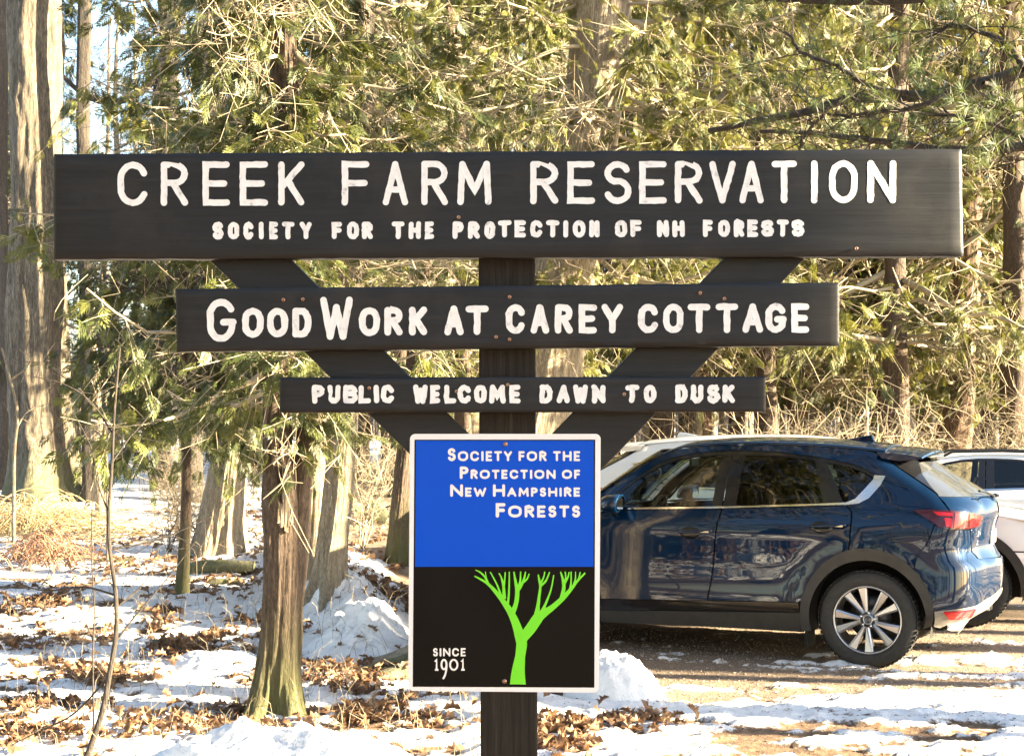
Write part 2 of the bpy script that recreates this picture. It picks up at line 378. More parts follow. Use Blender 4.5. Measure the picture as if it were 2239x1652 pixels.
def row(parent, zf, items, y0, y1, hw, ytilt=0, wob=.35):
    for it in items:
        ch, a, c = it[:3]; ya, yb = (it[3], it[4]) if len(it) > 3 else (y0 + ytilt * (a + c) / 2, y1 + ytilt * (a + c) / 2)
        (xa, ta), (xb, tb) = zf(a, ya), zf(c, yb)
        o = letter(ch, xa, xb, ta, tb, hw, M['letter'], parent, wob=wob)
        o.matrix_parent_inverse = Matrix.Identity(4)
row(b1, z1, [('C', 365, 508), ('R', 570, 700), ('E', 768, 898), ('E', 945, 1078), ('K', 1128, 1252), ('F', 1430, 1562), ('A', 1625, 1745), ('R', 1808, 1935), ('M', 1980, 2142)], 90, 300, 7.0, -.003)
row(b1, z2, [('R', 176, 305), ('E', 345, 470), ('S', 512, 637), ('E', 672, 798), ('R', 835, 962), ('V', 990, 1112), ('A', 1128, 1240), ('T', 1275, 1390), ('I', 1455, 1485), ('O', 1537, 1668), ('N', 1712, 1842)], 84, 278, 7.0, -.003)
row(b1, z1, [('S', 815, 868), ('O', 888, 943), ('C', 962, 1012), ('I', 1036, 1060), ('E', 1085, 1127), ('T', 1145, 1205), ('Y', 1230, 1288), ('F', 1382, 1432), ('O', 1455, 1512), ('R', 1525, 1578),
              ('T', 1668, 1728), ('H', 1748, 1806), ('E', 1825, 1868), ('P', 1957, 2010), ('R', 2030, 2085), ('O', 2108, 2160)], 376, 459, 5.4, -.002)
row(b1, z2, [('T', 28, 90), ('E', 105, 157), ('C', 176, 232), ('T', 248, 310), ('I', 326, 350), ('O', 370, 428), ('N', 445, 492), ('O', 562, 618), ('F', 632, 684), ('N', 753, 808), ('H', 824, 880),
              ('F', 962, 1008), ('O', 1031, 1086), ('R', 1103, 1152), ('E', 1165, 1214), ('S', 1228, 1286), ('T', 1298, 1355), ('S', 1366, 1426)], 352, 430, 5.4, -.003)
row(b2, z1, [('G', 788, 928, 740, 944), ('O', 956, 1058, 782, 924), ('O', 1075, 1174, 782, 922), ('D', 1195, 1286, 782, 922), ('W', 1328, 1482, 730, 934), ('O', 1512, 1612, 780, 916),
              ('R', 1632, 1720, 778, 914), ('K', 1750, 1836, 776, 912), ('A', 1916, 2010, 772, 912), ('T', 2020, 2128, 772, 910)], 0, 0, 7.4)
row(b2, z2, [('C', 64, 154), ('A', 178, 262), ('R', 288, 370), ('E', 396, 480), ('Y', 500, 600), ('C', 667, 760), ('O', 781, 875), ('T', 893, 998), ('T', 1020, 1124), ('A', 1142, 1237), ('G', 1247, 1344), ('E', 1365, 1446)], 734, 868, 7.2, -.004)
row(b3, z3, [('P', 193, 245), ('U', 258, 312), ('B', 323, 385), ('L', 388, 440), ('I', 450, 476), ('C', 482, 538), ('W', 617, 680), ('E', 690, 733), ('L', 748, 798), ('C', 805, 862), ('O', 875, 928), ('M', 938, 1006),
              ('E', 1022, 1070), ('D', 1150, 1204), ('A', 1222, 1278), ('W', 1290, 1354), ('N', 1370, 1426), ('T', 1510, 1568), ('O', 1588, 1640), ('D', 1720, 1772), ('U', 1785, 1838), ('S', 1853, 1908), ('K', 1918, 1970)], 103, 181, 5.7, -.001, .5)
# post and the two slanting braces stand behind the boards
def timber(name, mat, poly, off, thick, **p):
    b = B(); n = len(poly); V = [sp(x, y, off) for x, y in poly]; V += [(x, y + thick, z) for x, y, z in V]
    b.add(V, [tuple(range(n)), tuple(range(2 * n - 1, n - 1, -1))] + [(i, i + n, (i + 1) % n + n, (i + 1) % n) for i in range(n)])
    o = b.build(name, mat, sign, False, **p); md = o.modifiers.new('edge', 'BEVEL'); md.width = .003; md.segments = 2; md.limit_method = 'ANGLE'; return sbuild(o)
timber('post', M['post'], [(1045, 345), (1169, 345), (1171, 900), (1176, 1800), (1178, 1950), (1052, 1950), (1051, 1800), (1047, 900)], -.0405, .138)
timber('brace', M['board'], [(300, 415), (477, 415), (635, 566), (1062, 985), (1062, 1150), (893, 990), (455, 566)], -.0395, .0385)
timber('brace', M['board'], [(1945, 395), (1765, 395), (1582, 565), (1166, 989), (1166, 1160), (1330, 1011), (1762, 562)], -.0395, .0385)
b = B(); b.lathe([(0, .0015), (.0018, .0015), (.0024, .004), (.0040, .004), (.0044, 0)], 12)
sc0 = b.build('screw', M['screw'], None, True)
SCR = [(b2, z1(1152, 744)), (b2, z1(1245, 742)), (b2, z2(82, 700)), (b2, z2(950, 682)), (b2, z2(1060, 708)), (b2, z2(20, 882)), (b2, z2(82, 893)), (b3, z3(433, 116)), (b3, z3(800, 130)), (b3, z3(1016, 102)), (b3, z3(1505, 142)), (b1, z1(1985, 352)), (b1, z2(1660, 480))]
for i, (par, (x, y)) in enumerate(SCR):
    o = sc0 if i == 0 else sc0.copy()
    if i: COL.objects.link(o)
    o.parent = par; X, Y, Z = sp(x, y, .002); o.location = (X, Y, Z); o.rotation_euler = (0, 0, math.pi)
    o.matrix_parent_inverse = Matrix.Identity(4)

# ------------------------------------------------------------------ the blue metal sign screwed to the post
ms = empty('metal_sign', sp(1103, 1510, -.03), label='blue and black aluminium conservation sign with green tree screwed to the post', category='sign')
def mfix(o, root=ms): o.matrix_parent_inverse = Matrix.Translation(-root.location); return o
def rrect(x0, y0, x1, y1, x2, y2, x3, y3, r, n=6):
    P = [(x0, y0), (x1, y1), (x2, y2), (x3, y3)]; out = []
    for i in range(4):
        p = np.array(P[i], float); a = np.array(P[i - 1], float) - p; c = np.array(P[(i + 1) % 4], float) - p
        a /= np.linalg.norm(a); c /= np.linalg.norm(c); cc = p + (a + c) * r
        for k in range(n + 1):
            t = math.pi / 2 * k / n; out.append(tuple(cc - c * r * math.cos(t) * 1 - a * r * math.sin(t)))
    return out
def plate(name, pts, off, thick, mat, parent=ms):
    b = B(); n = len(pts); V = [sp(x, y, off) for x, y in pts]; V += [(x, y + thick, z) for x, y, z in V]
    b.add(V, [tuple(range(n)), tuple(range(2 * n - 1, n - 1, -1))] + [(i, i + n, (i + 1) % n + n, (i + 1) % n) for i in range(n)])
    return mfix(b.build(name, mat, parent, False))
MO = -.036
plate('backing_plate', rrect(896, 948, 1313, 948, 1309, 1513, 892, 1509, 12), MO, .002, M['alu'])
edge = plate('black_border', [(906, 960.5), (1301, 960.5), (1299, 1502), (902, 1500)], MO + .0004, .0002, M['blackp'])
plate('blue_panel', [(909, 963), (1298, 963), (1297, 1238), (907, 1238)], MO + .0009, .0002, M['blue'])
plate('black_panel', [(907, 1241), (1297, 1241), (1296, 1499), (904.5, 1497)], MO + .0009, .0002, M['blackp'])
for side in ((899, 952, 906, 1504),): pass
def z4(x, y): return (x / 2.292 + 877.4, y / 2.292 + 931.1)
ADV = dict(A=.74, C=.72, D=.8, E=.52, F=.5, H=.72, I=.2, K=.62, L=.48, M=.82, N=.76, O=.84, P=.54, R=.6, S=.5, T=.62, U=.66, V=.7, W=1.0, Y=.66)
def textline(words, x0, x1, ybase, hbig, hsmall, hw, hws):
    items = []; x = 0
    for w in words:
        for k, ch in enumerate(w):
            big = k == 0 and w[0] != '_'; 
            if ch == '_': continue
            big = (k == 0) and words[0] is not None and w in BIGW
            h = hbig if big else hsmall; wd = ADV[ch] * h
            items.append((ch, x, x + wd, h, hw if big else hws)); x += wd + .17 * hsmall
        x += .36 * hsmall
    tot = items[-1][2]; s = (x1 - x0) / tot
    for ch, a, c, h, w in items:
        (xa, ya), (xb, yb) = z4(x0 + a * s, ybase - h), z4(x0 + c * s, ybase)
        mfix(letter(ch, xa, xb, ya, yb, w, M['white'], ms, MO + .0014, FLAT, 0, True))
BIGW = {'SOCIETY', 'PROTECTION', 'NEW', 'HAMPSHIRE', 'FORESTS'}
textline(['SOCIETY', 'FOR', 'THE'], 232, 895, 175, 65, 50, 3.1, 2.5)
textline(['PROTECTION', 'OF'], 292, 895, 264, 62, 46, 3.1, 2.5)
textline(['NEW', 'HAMPSHIRE'], 244, 895, 353, 62, 46, 3.1, 2.5)
textline(['FORESTS'], 472, 895, 457, 72, 60, 3.7, 3.1)
BIGW = set()
textline(['SINCE'], 158, 322, 1152, 42, 42, 1.9, 1.9)
for ch, a, c, t, bo in (('1', 160, 192, 1164, 1224), ('9', 194, 232, 1164, 1248), ('0', 238, 286, 1164, 1224), ('1', 292, 324, 1164, 1224)):
    (xa, ya), (xb, yb) = z4(a, t), z4(c, bo); mfix(letter(ch, xa, xb, ya, yb, 2.1, M['white'], ms, MO + .0014, FLAT, 0, False))
TREE = [
 [(583, 1292, 40), (584, 1230, 33), (595, 1150, 25), (603, 1090, 27), (600, 1060, 26)],
 [(600, 1075, 27), (575, 990, 21), (545, 925, 17), (505, 870, 12), (465, 820, 9), (430, 785, 7), (395, 765, 5), (366, 750, 3)],
 [(435, 790, 6), (420, 755, 5), (395, 730, 4), (370, 720, 2)], [(430, 785, 4), (425, 760, 3), (420, 728, 2)],
 [(520, 895, 6), (500, 850, 6), (478, 790, 4), (445, 730, 3)], [(500, 860, 5), (470, 822, 4), (440, 790, 4)],
 [(530, 905, 7), (538, 850, 5), (540, 780, 4), (540, 728, 3)], [(515, 865, 9), (512, 800, 7), (500, 755, 4), (488, 735, 3)],
 [(512, 810, 6), (518, 760, 4), (520, 730, 3)], [(552, 945, 14), (575, 890, 11), (582, 830, 11), (572, 780, 7), (563, 728, 3)],
 [(583, 825, 9), (596, 775, 5), (597, 727, 3)], [(588, 815, 9), (612, 775, 6), (622, 728, 3)], [(612, 780, 6), (630, 765, 4), (640, 738, 3)],
 [(600, 1070, 24), (650, 1010, 27), (682, 960, 27), (706, 942, 20), (760, 905, 14), (810, 860, 12), (850, 815, 9), (880, 775, 6), (921, 734, 4)],
 [(676, 965, 18), (684, 900, 9), (690, 850, 7), (697, 800, 6), (690, 770, 6), (685, 742, 3)], [(695, 790, 5), (712, 760, 4), (718, 728, 3)],
 [(697, 800, 6), (725, 775, 5), (742, 730, 3)], [(700, 940, 12), (722, 890, 6), (750, 820, 4), (763, 745, 3)],
 [(800, 868, 10), (815, 810, 9), (810, 770, 7), (797, 728, 3)], [(815, 795, 7), (824, 760, 4), (820, 728, 3)], [(818, 785, 6), (835, 755, 4), (840, 730, 3)],
 [(845, 822, 7), (850, 780, 4), (850, 728, 3)], [(855, 812, 6), (872, 770, 4), (872, 728, 2)], [(866, 792, 5), (888, 765, 4), (896, 730, 3)]]
b = B()
for k, st in enumerate(TREE):
    P = np.array([z4(x, y) for x, y, w in st]); W = np.array([w / 2.292 for *_, w in st])
    t = np.linspace(0, len(P) - 1, (len(P) - 1) * 4 + 1); P = np.stack([np.interp(t, range(len(W)), P[:, i]) for i in (0, 1)], 1); W = np.interp(t, range(len(W)), W)
    for _ in range(2): P[1:-1] = (P[:-2] + 2 * P[1:-1] + P[2:]) / 4
    T = np.gradient(P, axis=0); T /= np.linalg.norm(T, axis=1, keepdims=True); N = np.stack([-T[:, 1], T[:, 0]], 1)
    V = [sp(*(P[i] + s * N[i] * W[i]), MO + .0013 + k * .00004) for i in range(len(P)) for s in (-1, 1)]
    b.add(V, [(2 * i, 2 * i + 1, 2 * i + 3, 2 * i + 2) for i in range(len(P) - 1)])
mfix(b.build('tree_emblem', M['lime'], ms, False))
for x, y in (z4(521, 90), z4(516, 1277)):
    b = B(); X, Y, Z = sp(x, y, MO + .001); b.lathe([(0, -.004), (.003, -.004), (.0055, -.002), (.006, 0)], 14, 'y', (X, Y, Z)); mfix(b.build('screw', M['screw'], ms, True))
# ------------------------------------------------------------------ the ground
def height(x, y, fine=True):
    x = np.asarray(x, float); y = np.asarray(y, float)
    left = smooth(.2, -2.4, x - .12 * (y - 10))
    h = left * (.42 * smooth(10.5, 15.5, y) + .38 * smooth(16, 21, y)) + .25 * smooth(22, 40, y) * (.5 + .5 * left)
    h = h + .10 * left * (fbm(x * .5 + 3, y * .5, 3, 2) - .5) * smooth(8, 11, y)
    # bank of ploughed snow along the lot's left edge
    cxl = -1.22 - .26 * (y - 12.4)
    lump = .25 + 1.5 * fbm(x * 5.5, y * 5.5, 4, 9, .6)
    h = h + .24 * np.exp(-((x - cxl + .1) / .36) ** 2) * smooth(10.6, 11.8, y) * smooth(17.5, 14.5, y) * lump
    # lumps where the roots swell the ground
    h = h + .05 * np.exp(-((x - .0) ** 2 + (y - 9.7) ** 2) / .5)
    if fine:
        s = snowmask(x, y)
        h = h + .035 * smooth(.35, .62, s) + .06 * smooth(.35, .6, s) * (fbm(x * 7, y * 11, 4, 71, .6) - .5) + .03 * (fbm(x * 6, y * 6, 4, 21) - .5) * (1 - .6 * lot(x, y)) + .008 * (fbm(x * 30, y * 30, 2, 23) - .5)
        h = h + lot(x, y) * .012 * (fbm(x * 3, y * 16, 3, 31) - .5)
    return h
def lot(x, y):
    n = (fbm(x * 1.7, y * 1.7, 3, 40) - .5) * .9
    a = smooth(0, .35, x - (-.80 - .26 * (y - 12.4)) + n * .4)
    near = smooth(9.15, 9.75, y + n * .6 - .25 * np.clip(x - 1, 0, 1.5) + .0)
    return a * near * smooth(34, 30, y)
def snowmask(x, y):
    n = fbm(x * 2.0, y * 3.2, 5, 50, .68); l = lot(x, y)
    s = .50 + 1.5 * (n - .43)
    pile = smooth(.9, .2, np.hypot((x - .72) / .8, y - 9.55))
    tracks = .26 + 1.7 * (fbm(x * 1.6 + 5, y * 5.5, 5, 60, .72) - .52) + .13 * smooth(11.8, 9.9, y) * smooth(1.6, 2.8, x) - .10 * smooth(11.3, 12, y)
    far = smooth(21, 25, y) * .35
    nearsnow = -.07 * smooth(9.3, 8.8, y) * smooth(-.3, .4, x)
    bank = .5 * np.exp(-((x + 1.22 + .26 * (y - 12.4) + .1) / .42) ** 2) * smooth(10.6, 11.6, y) * smooth(18, 15, y)
    s = s - .45 * smooth(6.9, 5.5, y)
    return np.clip((s + far + nearsnow) * (1 - l) + tracks * l + bank + .2 * pile, 0, 1)
def grid(name, xs, ys, mat, hole=None):
    X, Y = np.meshgrid(xs, ys); Z = height(X, Y); nx, ny = len(xs), len(ys)
    i = np.arange(ny - 1)[:, None] * nx; j = np.arange(nx - 1)[None]
    F = np.stack([i + j, i + j + 1, i + nx + j + 1, i + nx + j], -1).reshape(-1, 4)
    o = mesh(name, np.stack([X, Y, Z], -1), F, mat, kind='structure')
    for nm, arr in (('snow', snowmask(X, Y)), ('lot', lot(X, Y))):
        a = o.data.attributes.new(nm, 'FLOAT', 'POINT'); a.data.foreach_set('value', arr.ravel().astype(np.float32))
    return o
def axis(pts):                                          # (start, end, step) pieces
    out = []
    for a, c, s in pts: out += list(np.arange(a, c, s))
    return np.array(out + [pts[-1][1]])
xs = axis([(-400, -60, 40), (-60, -12, 2), (-12, -4.6, .25), (-4.6, 4.6, .032), (4.6, 12, .25), (12, 60, 2), (60, 400, 40)])
ys = axis([(-400, -40, 40), (-40, 0, 2), (0, 7, .3), (7, 13.5, .03), (13.5, 22, .08), (22, 40, .5), (40, 80, 3), (80, 400, 40)])
ground = grid('ground', xs, ys, M['ground'])
def gz(x, y): return float(height(np.array([x]), np.array([y]), False)[0])

def pile(name, c, rx, ry, h, seed, lump=.35, n=110, **p):
    th = np.linspace(0, 2 * np.pi, n, endpoint=False); r = np.linspace(0, 1, n // 2) ** .8
    T, Rr = np.meshgrid(th, r); edge = 1 + .25 * (fbm(np.cos(T) * 1.5 + 9, np.sin(T) * 1.5 + 9, 3, seed) - .5)
    X = c[0] + rx * Rr * np.cos(T) * edge; Y = c[1] + ry * Rr * np.sin(T) * edge
    f = 1 - Rr ** 2; nn = fbm(X * 5 + 40, Y * 5 + 40, 5, seed, .6); w = np.abs(fbm(X * 14 + 7, Y * 14 + 7, 3, seed + 3) - .5)
    Z = height(X, Y, False) - .03 + h * f ** .8 * (1 - lump + 2 * lump * nn) + .05 * h * f * (1 - w * 5)
    i = np.arange(len(r) - 1)[:, None] * n; j = np.arange(n)[None]; j2 = (j + 1) % n
    F = np.stack([i + j, i + j2, i + n + j2, i + n + j], -1).reshape(-1, 4)[:, ::-1]
    return mesh(name, np.stack([X, Y, Z], -1), F, M['snow'], **p)
pile('snow_pile', (.68, 9.7), .36, .34, .31, 3, .25, label='rounded lump of sunlit ploughed snow beside the blue metal sign', category='snow pile')
pile('snow_pile', (-1.17, 7.62), .82, .42, .26, 8, .5, 170, label='low shaded heap of lumpy blue-grey snow nearest the camera', category='snow pile')
pile('snow_pile', (-1.60, 12.8), .34, .40, .15, 12, .4, label='lumpy snow heap against the foot of a pale slim cedar', category='snow pile')
pile('snow_pile', (-1.15, 11.45), .50, .34, .17, 15, .5, label='rough shoulder of ploughed snow right of the split cedar', category='snow pile')
pile('snow_pile', (-2.15, 10.9), .45, .35, .14, 19, .4, label='low bright snow hummock left of the split cedar foot', category='snow pile')

# ------------------------------------------------------------------ trees
def catmull(P, n):
    P = np.asarray(P, float); t = np.arange(len(P)); q = np.linspace(0, len(P) - 1, n)
    Pp = np.vstack([2 * P[0] - P[1], P, 2 * P[-1] - P[-2]]); i = np.minimum(q.astype(int), len(P) - 2); f = (q - i)[:, None]
    a, b_, c, d = Pp[i], Pp[i + 1], Pp[i + 2], Pp[i + 3]
    return .5 * (2 * b_ + (c - a) * f + (2 * a - 5 * b_ + 4 * c - d) * f ** 2 + (3 * b_ - a - 3 * c + d) * f ** 3)
def trunk_arrays(path, rad, seed=0, ridge=.05, flare=.6, fh=.28, k=64, n=90, nr=22, lobes=5, base=None):
    """path points (x, y, z) with radius per point; ridged bark and root flare are geometry"""
    r_ = np.random.default_rng(seed); P = catmull(path, n); rr = catmull(np.stack([rad, rad, rad], 1), n)[:, 0]
    L = np.concatenate([[0], np.cumsum(np.linalg.norm(np.diff(P, axis=0), axis=1))]); th = np.arange(k) * 2 * np.pi / k
    T, S = np.meshgrid(th, L); D = np.zeros_like(T)
    for q in range(4):
        m = int(nr * (.6 + .45 * q)); ph = r_.uniform(0, 6.3); tw = r_.normal(0, .35)
        w = 2.2 * fbm(S * (1.5 + q) + 50, T * 0 + q * 9.1, 3, seed + q) * 2 + tw * S
        D += (1 - 2 * np.abs(np.sin(m * T / 2 + ph + w))) * (.5, .3, .25, .2)[q]
    D += (fbm(np.cos(T) * 2 + 20 + S * .8, np.sin(T) * 2 + 20 + S * 3.5, 4, seed + 7) - .5) * 1.6
    big = 1 + .10 * np.sin(2 * T + 1.3 * S + seed) + .06 * np.sin(3 * T - S + seed * 2)
    if flare:
        lob = .55 + .45 * np.cos(lobes * T + seed + .5 * np.sin(2 * T + seed)); e = np.exp(-S / fh); big = big + flare * e * lob + flare * .35 * np.exp(-S / (fh * .35)) * lob
    Rr = rr[:, None] * big * (1 + ridge * D)
    Tn = np.gradient(P, axis=0); Tn /= np.linalg.norm(Tn, axis=1, keepdims=True)
    A = np.cross(Tn, np.array([0, 1.0, 0])); A /= np.linalg.norm(A, axis=1, keepdims=True); Bn = np.cross(Tn, A)
    V = P[:, None] + Rr[..., None] * (A[:, None] * np.cos(T)[..., None] + Bn[:, None] * np.sin(T)[..., None])
    i = np.arange(n - 1)[:, None] * k; j = np.arange(k)[None]; j2 = (j + 1) % k
    return V.reshape(-1, 3), np.stack([i + j, i + j2, i + k + j2, i + k + j], -1).reshape(-1, 4)
def spray_base(fine=True):
    V = []; F = []; n = 6 if fine else 4
    def leaf(x, y, a, L, w, dz):
        ca, sa = math.cos(a), math.sin(a); i = len(V)
        for u, v in ((0, 0), (.45, w), (1, 0), (.45, -w)): V.append((x + L * (u * ca) - v * sa, y + L * u * sa + v * ca, -.18 * (x + L * u) ** 2 + dz * u))
        F.append((i, i + 1, i + 2, i + 3))
    for i in range(n):
        t = .08 + .8 * i / n; L = .50 * (1 - t) + .14
        for s in (-1, 1):
            leaf(t, 0, s * R(48 - 10 * t), L, .045, -.06 * (i % 2))
            if fine and i < n - 2: leaf(t + .3 * L, s * .3 * L, s * R(18), L * .55, .038, .03)
    leaf(.8, 0, 0, .28, .045, 0); leaf(.0, 0, 0, .85, .018, 0)
    return np.array(V), np.array(F)
SPR = spray_base(True); SPRC = spray_base(False)
def needle_base():
    V = []; F = []; r_ = np.random.default_rng(3)
    for i in range(26):
        d = r_.normal(0, 1, 3); d[0] = abs(d[0]) + .5; d /= np.linalg.norm(d); t = r_.uniform(0, .35); p = np.cross(d, [0, 0, 1]); p /= np.linalg.norm(p) + 1e-6; p *= .016; o = np.array([t, 0, 0]); k = len(V)
        V += [o - p, o + p, o + d * .75]; F.append((k, k + 1, k + 2))
    return np.array(V), np.array(F)
NDL = needle_base()
def scatter(base, P, D, S, roll, r_):
    """copies of a base spray at P pointing along D"""
    V, F = base; K = len(P); D = D / (np.linalg.norm(D, axis=1, keepdims=True) + 1e-9)
    side = np.cross(D, np.array([0, 0, 1.0])); side /= np.linalg.norm(side, axis=1, keepdims=True) + 1e-6; up = np.cross(side, D)
    c, s = np.cos(roll)[:, None], np.sin(roll)[:, None]; s2 = side * c + up * s; u2 = -side * s + up * c
    W = P[:, None] + S[:, None, None] * (V[None, :, :1] * D[:, None] + V[None, :, 1:2] * s2[:, None] + V[None, :, 2:3] * u2[:, None])
    FF = F[None] + (np.arange(K) * len(V))[:, None, None]
    return W.reshape(-1, 3), FF.reshape(-1, F.shape[1])
def crown_arrays(seed, h0, h1, reach, nb, ntw=14, nsp=4, size=.17, base=None, droop=.5, axis_=lambda z: (0, 0), sides=None, dead=0.0, az=None, tw_len=.42):
    """limbs, twigs and leaf sprays of an evergreen; reach(z share) gives limb length"""
    r_ = np.random.default_rng(seed); tb = Tubes(); PP, DD, SS = [], [], []
    for i in range(nb):
        u = (i + r_.random()) / nb; z = h0 + (h1 - h0) * u; a = r_.uniform(0, 2 * np.pi) if az is None else r_.uniform(*az)
        L = reach(u) * r_.uniform(.55, 1.15); x0, y0 = axis_(z); d = np.array([math.cos(a), math.sin(a), 0]); n = 8; t = np.linspace(0, 1, n)
        wig = np.cumsum(r_.normal(0, .05, (n, 3)), axis=0) * L * .5; wig[0] = 0
        zz = L * (-.15 * t - droop * (t ** 1.3) * .8 + droop * .75 * t ** 3 + r_.uniform(-.1, .25) * t)
        P = np.array([x0, y0, z]) + d * (L * t)[:, None] + np.array([0, 0, 1.0]) * zz[:, None] + wig
        P[:, 2] = np.maximum(P[:, 2], h0 * .0 + .35)
        tb.add(P, (.006 + .011 * L) * (1 - .8 * t), 5)
        isdead = r_.random() < dead
        for j in range(int(ntw * (.5 + L / 2))):
            q = r_.uniform(.18, 1) ** .8; k = q * (n - 1); i0 = min(int(k), n - 2); p = P[i0] + (P[i0 + 1] - P[i0]) * (k - i0)
            a2 = a + r_.choice([-1, 1]) * r_.uniform(.3, 1.4); l2 = tw_len * r_.uniform(.4, 1.2) * (1.25 - .6 * q); m = 5; tt = np.linspace(0, 1, m)
            e = np.array([math.cos(a2), math.sin(a2), 0]); curl = r_.normal(0, .6, 3) * l2; curl[2] -= .15 * l2
            Q = p + e * (l2 * tt)[:, None] + np.array([0, 0, 1.0]) * (-droop * l2 * r_.uniform(.2, 1.5) * tt ** 1.5)[:, None] + curl * (tt ** 2)[:, None]
            tb.add(Q, .0042 * (1 - .6 * tt), 3)
            if r_.random() < .55:
                p2 = Q[r_.integers(1, m)]; d3 = r_.normal(0, .07, 3); c3 = r_.normal(0, .09, 3); q3 = np.linspace(0, 1.8, 5)[:, None]; tb.add(p2 + d3 * q3 + c3 * (q3 / 1.8) ** 2, .0027, 3)
            if isdead:
                for _ in range(2):
                    p2 = Q[r_.integers(1, m)]; tb.add(np.array([p2, p2 + r_.normal(0, .07, 3), p2 + r_.normal(0, .13, 3)]), .0028, 3)
                continue
            for w in range(nsp):
                s = r_.uniform(.25, 1); k = s * (m - 1); i1 = min(int(k), m - 2); PP.append(Q[i1] + (Q[i1 + 1] - Q[i1]) * (k - i1))
                dd = (Q[-1] - Q[0]) / l2 + r_.normal(0, .45, 3); dd[2] -= droop * .7; DD.append(dd); SS.append(size * r_.uniform(.6, 1.25))
    V1, F1 = tb.arrays(); PP, DD, SS = np.array(PP), np.array(DD), np.array(SS)
    V2, F2 = scatter(base or SPR, PP, DD, SS, r_.uniform(-1.3, 1.3, len(PP)), r_)
    return V1, F1, V2, F2
def crown_obj(name, arr, leaf, twig, parent, off=(0, 0, 0), **p):
    V1, F1, V2, F2 = arr
    mi = np.concatenate([np.zeros(len(F1), int), np.ones(len(F2), int)])
    if F2.shape[1] == 4: F = [np.concatenate([F1, F2 + len(V1)])]
    else: F = [F1, F2 + len(V1)]
    o = mesh(name, np.concatenate([V1, V2]), F, [twig, leaf], parent, True, mi, **p); o.location = off; return o
def bare_arrays(seed, H, r0, nb=26, h0=.35, spread=.35, levels=3, lean=0.0):
    r_ = np.random.default_rng(seed); tb = Tubes(); n = 12; t = np.linspace(0, 1, n)
    P = np.stack([lean * H * t + np.cumsum(r_.normal(0, .012, n)) * H * .3, np.cumsum(r_.normal(0, .012, n)) * H * .3, H * t], 1); P[0, :2] = 0
    trunk = (P, r0 * (1 - .75 * t))
    def grow(p, d, L, r, lv):
        m = 5; q = np.linspace(0, 1, m); c = r_.normal(0, .22, 3) * L
        Q = p + d * (L * q)[:, None] + c * (q ** 2)[:, None]; tb.add(Q, r * (1 - .7 * q) + .0015, 3 if lv < levels else 4)
        if lv > 0:
            for _ in range(r_.integers(3, 6)):
                i = r_.integers(1, m); e = d + r_.normal(0, .6, 3); e[2] += .15; e /= np.linalg.norm(e); grow(Q[i], e, L * r_.uniform(.35, .6), r * .5, lv - 1)
    for i in range(nb):
        u = h0 + (1 - h0) * (i + r_.random()) / nb; k = u * (n - 1); i0 = min(int(k), n - 2); p = P[i0] + (P[i0 + 1] - P[i0]) * (k - i0)
        a = r_.uniform(0, 6.283); d = np.array([math.cos(a), math.sin(a), r_.uniform(.2, .9)]); d /= np.linalg.norm(d)
        grow(p, d, H * spread * (1.15 - u) * r_.uniform(.5, 1.1), r0 * .28 * (1.2 - u), levels - 1)
    return trunk, tb.arrays()
def tree_thing(name, label, x, y, group=None, cat='tree'):
    return empty(name, (x, y, gz(x, y)), 0, None, label=label, category=cat, group=group)
def pxpath(Y, pts, root, lean_y=0.0):
    """trunk line given as (px, py) seen at distance Y, made local to the tree's foot"""
    out = []
    for i, (px, py) in enumerate(pts):
        out.append(pos(px, py, Y + lean_y * i) - np.array(root.location))
    return np.array(out)
def px_tree(name, label, Y, pts, rads, bark, seed, ridge=.05, flare=.6, fh=.28, k=64, n=90, nr=22, lobes=5, lean_y=0.0):
    p0 = pos(pts[0][0], pts[0][1], Y); root = tree_thing(name, label, p0[0], p0[1])
    P = pxpath(Y, pts, root, lean_y); P[0, 2] = -.12
    rr = np.array(rads) / FPX * Y
    V, F = trunk_arrays(P, rr, seed, ridge, flare, fh, k, n, nr, lobes)
    t = mesh('trunk', V, F, bark, root)
    return root, P, rr
def axis_of(P):
    return lambda z: (float(np.interp(z, P[:, 2], P[:, 0])), float(np.interp(z, P[:, 2], P[:, 1])))
def foot(px, py):
    Y = np.linspace(7, 70, 2500); P = np.stack([(px - CX) / FPX * Y, Y, CAMZ - (py - HY) / FPX * Y], 1)
    g = height(P[:, 0], P[:, 1], False) - P[:, 2]; i = np.argmax(g > 0); return float(Y[i])
CED = {}
def cedar_variant(key, seed, **k): CED[key] = crown_arrays(seed, **k)
reachA = lambda u: 1.9 * (1 - u) ** .7 + .35
# --- the split cedar in front
Y0 = foot(598, 1562)
root, P, rr = px_tree('cedar_tree', 'split reddish cedar with a broken hollow stub, nearest tree left of the blue metal sign', Y0,
    [(600, 1585), (606, 1480), (614, 1350), (618, 1200), (616, 1090), (606, 980), (606, 860), (618, 700), (625, 500), (634, 330), (622, 150), (618, -40), (610, -400)],
    [58, 50, 47, 46, 48, 34, 32, 31, 33, 33, 28, 23, 14], M['cedar_bark'], 3, .065, 1.15, .24, 120, 220, 26, 4)
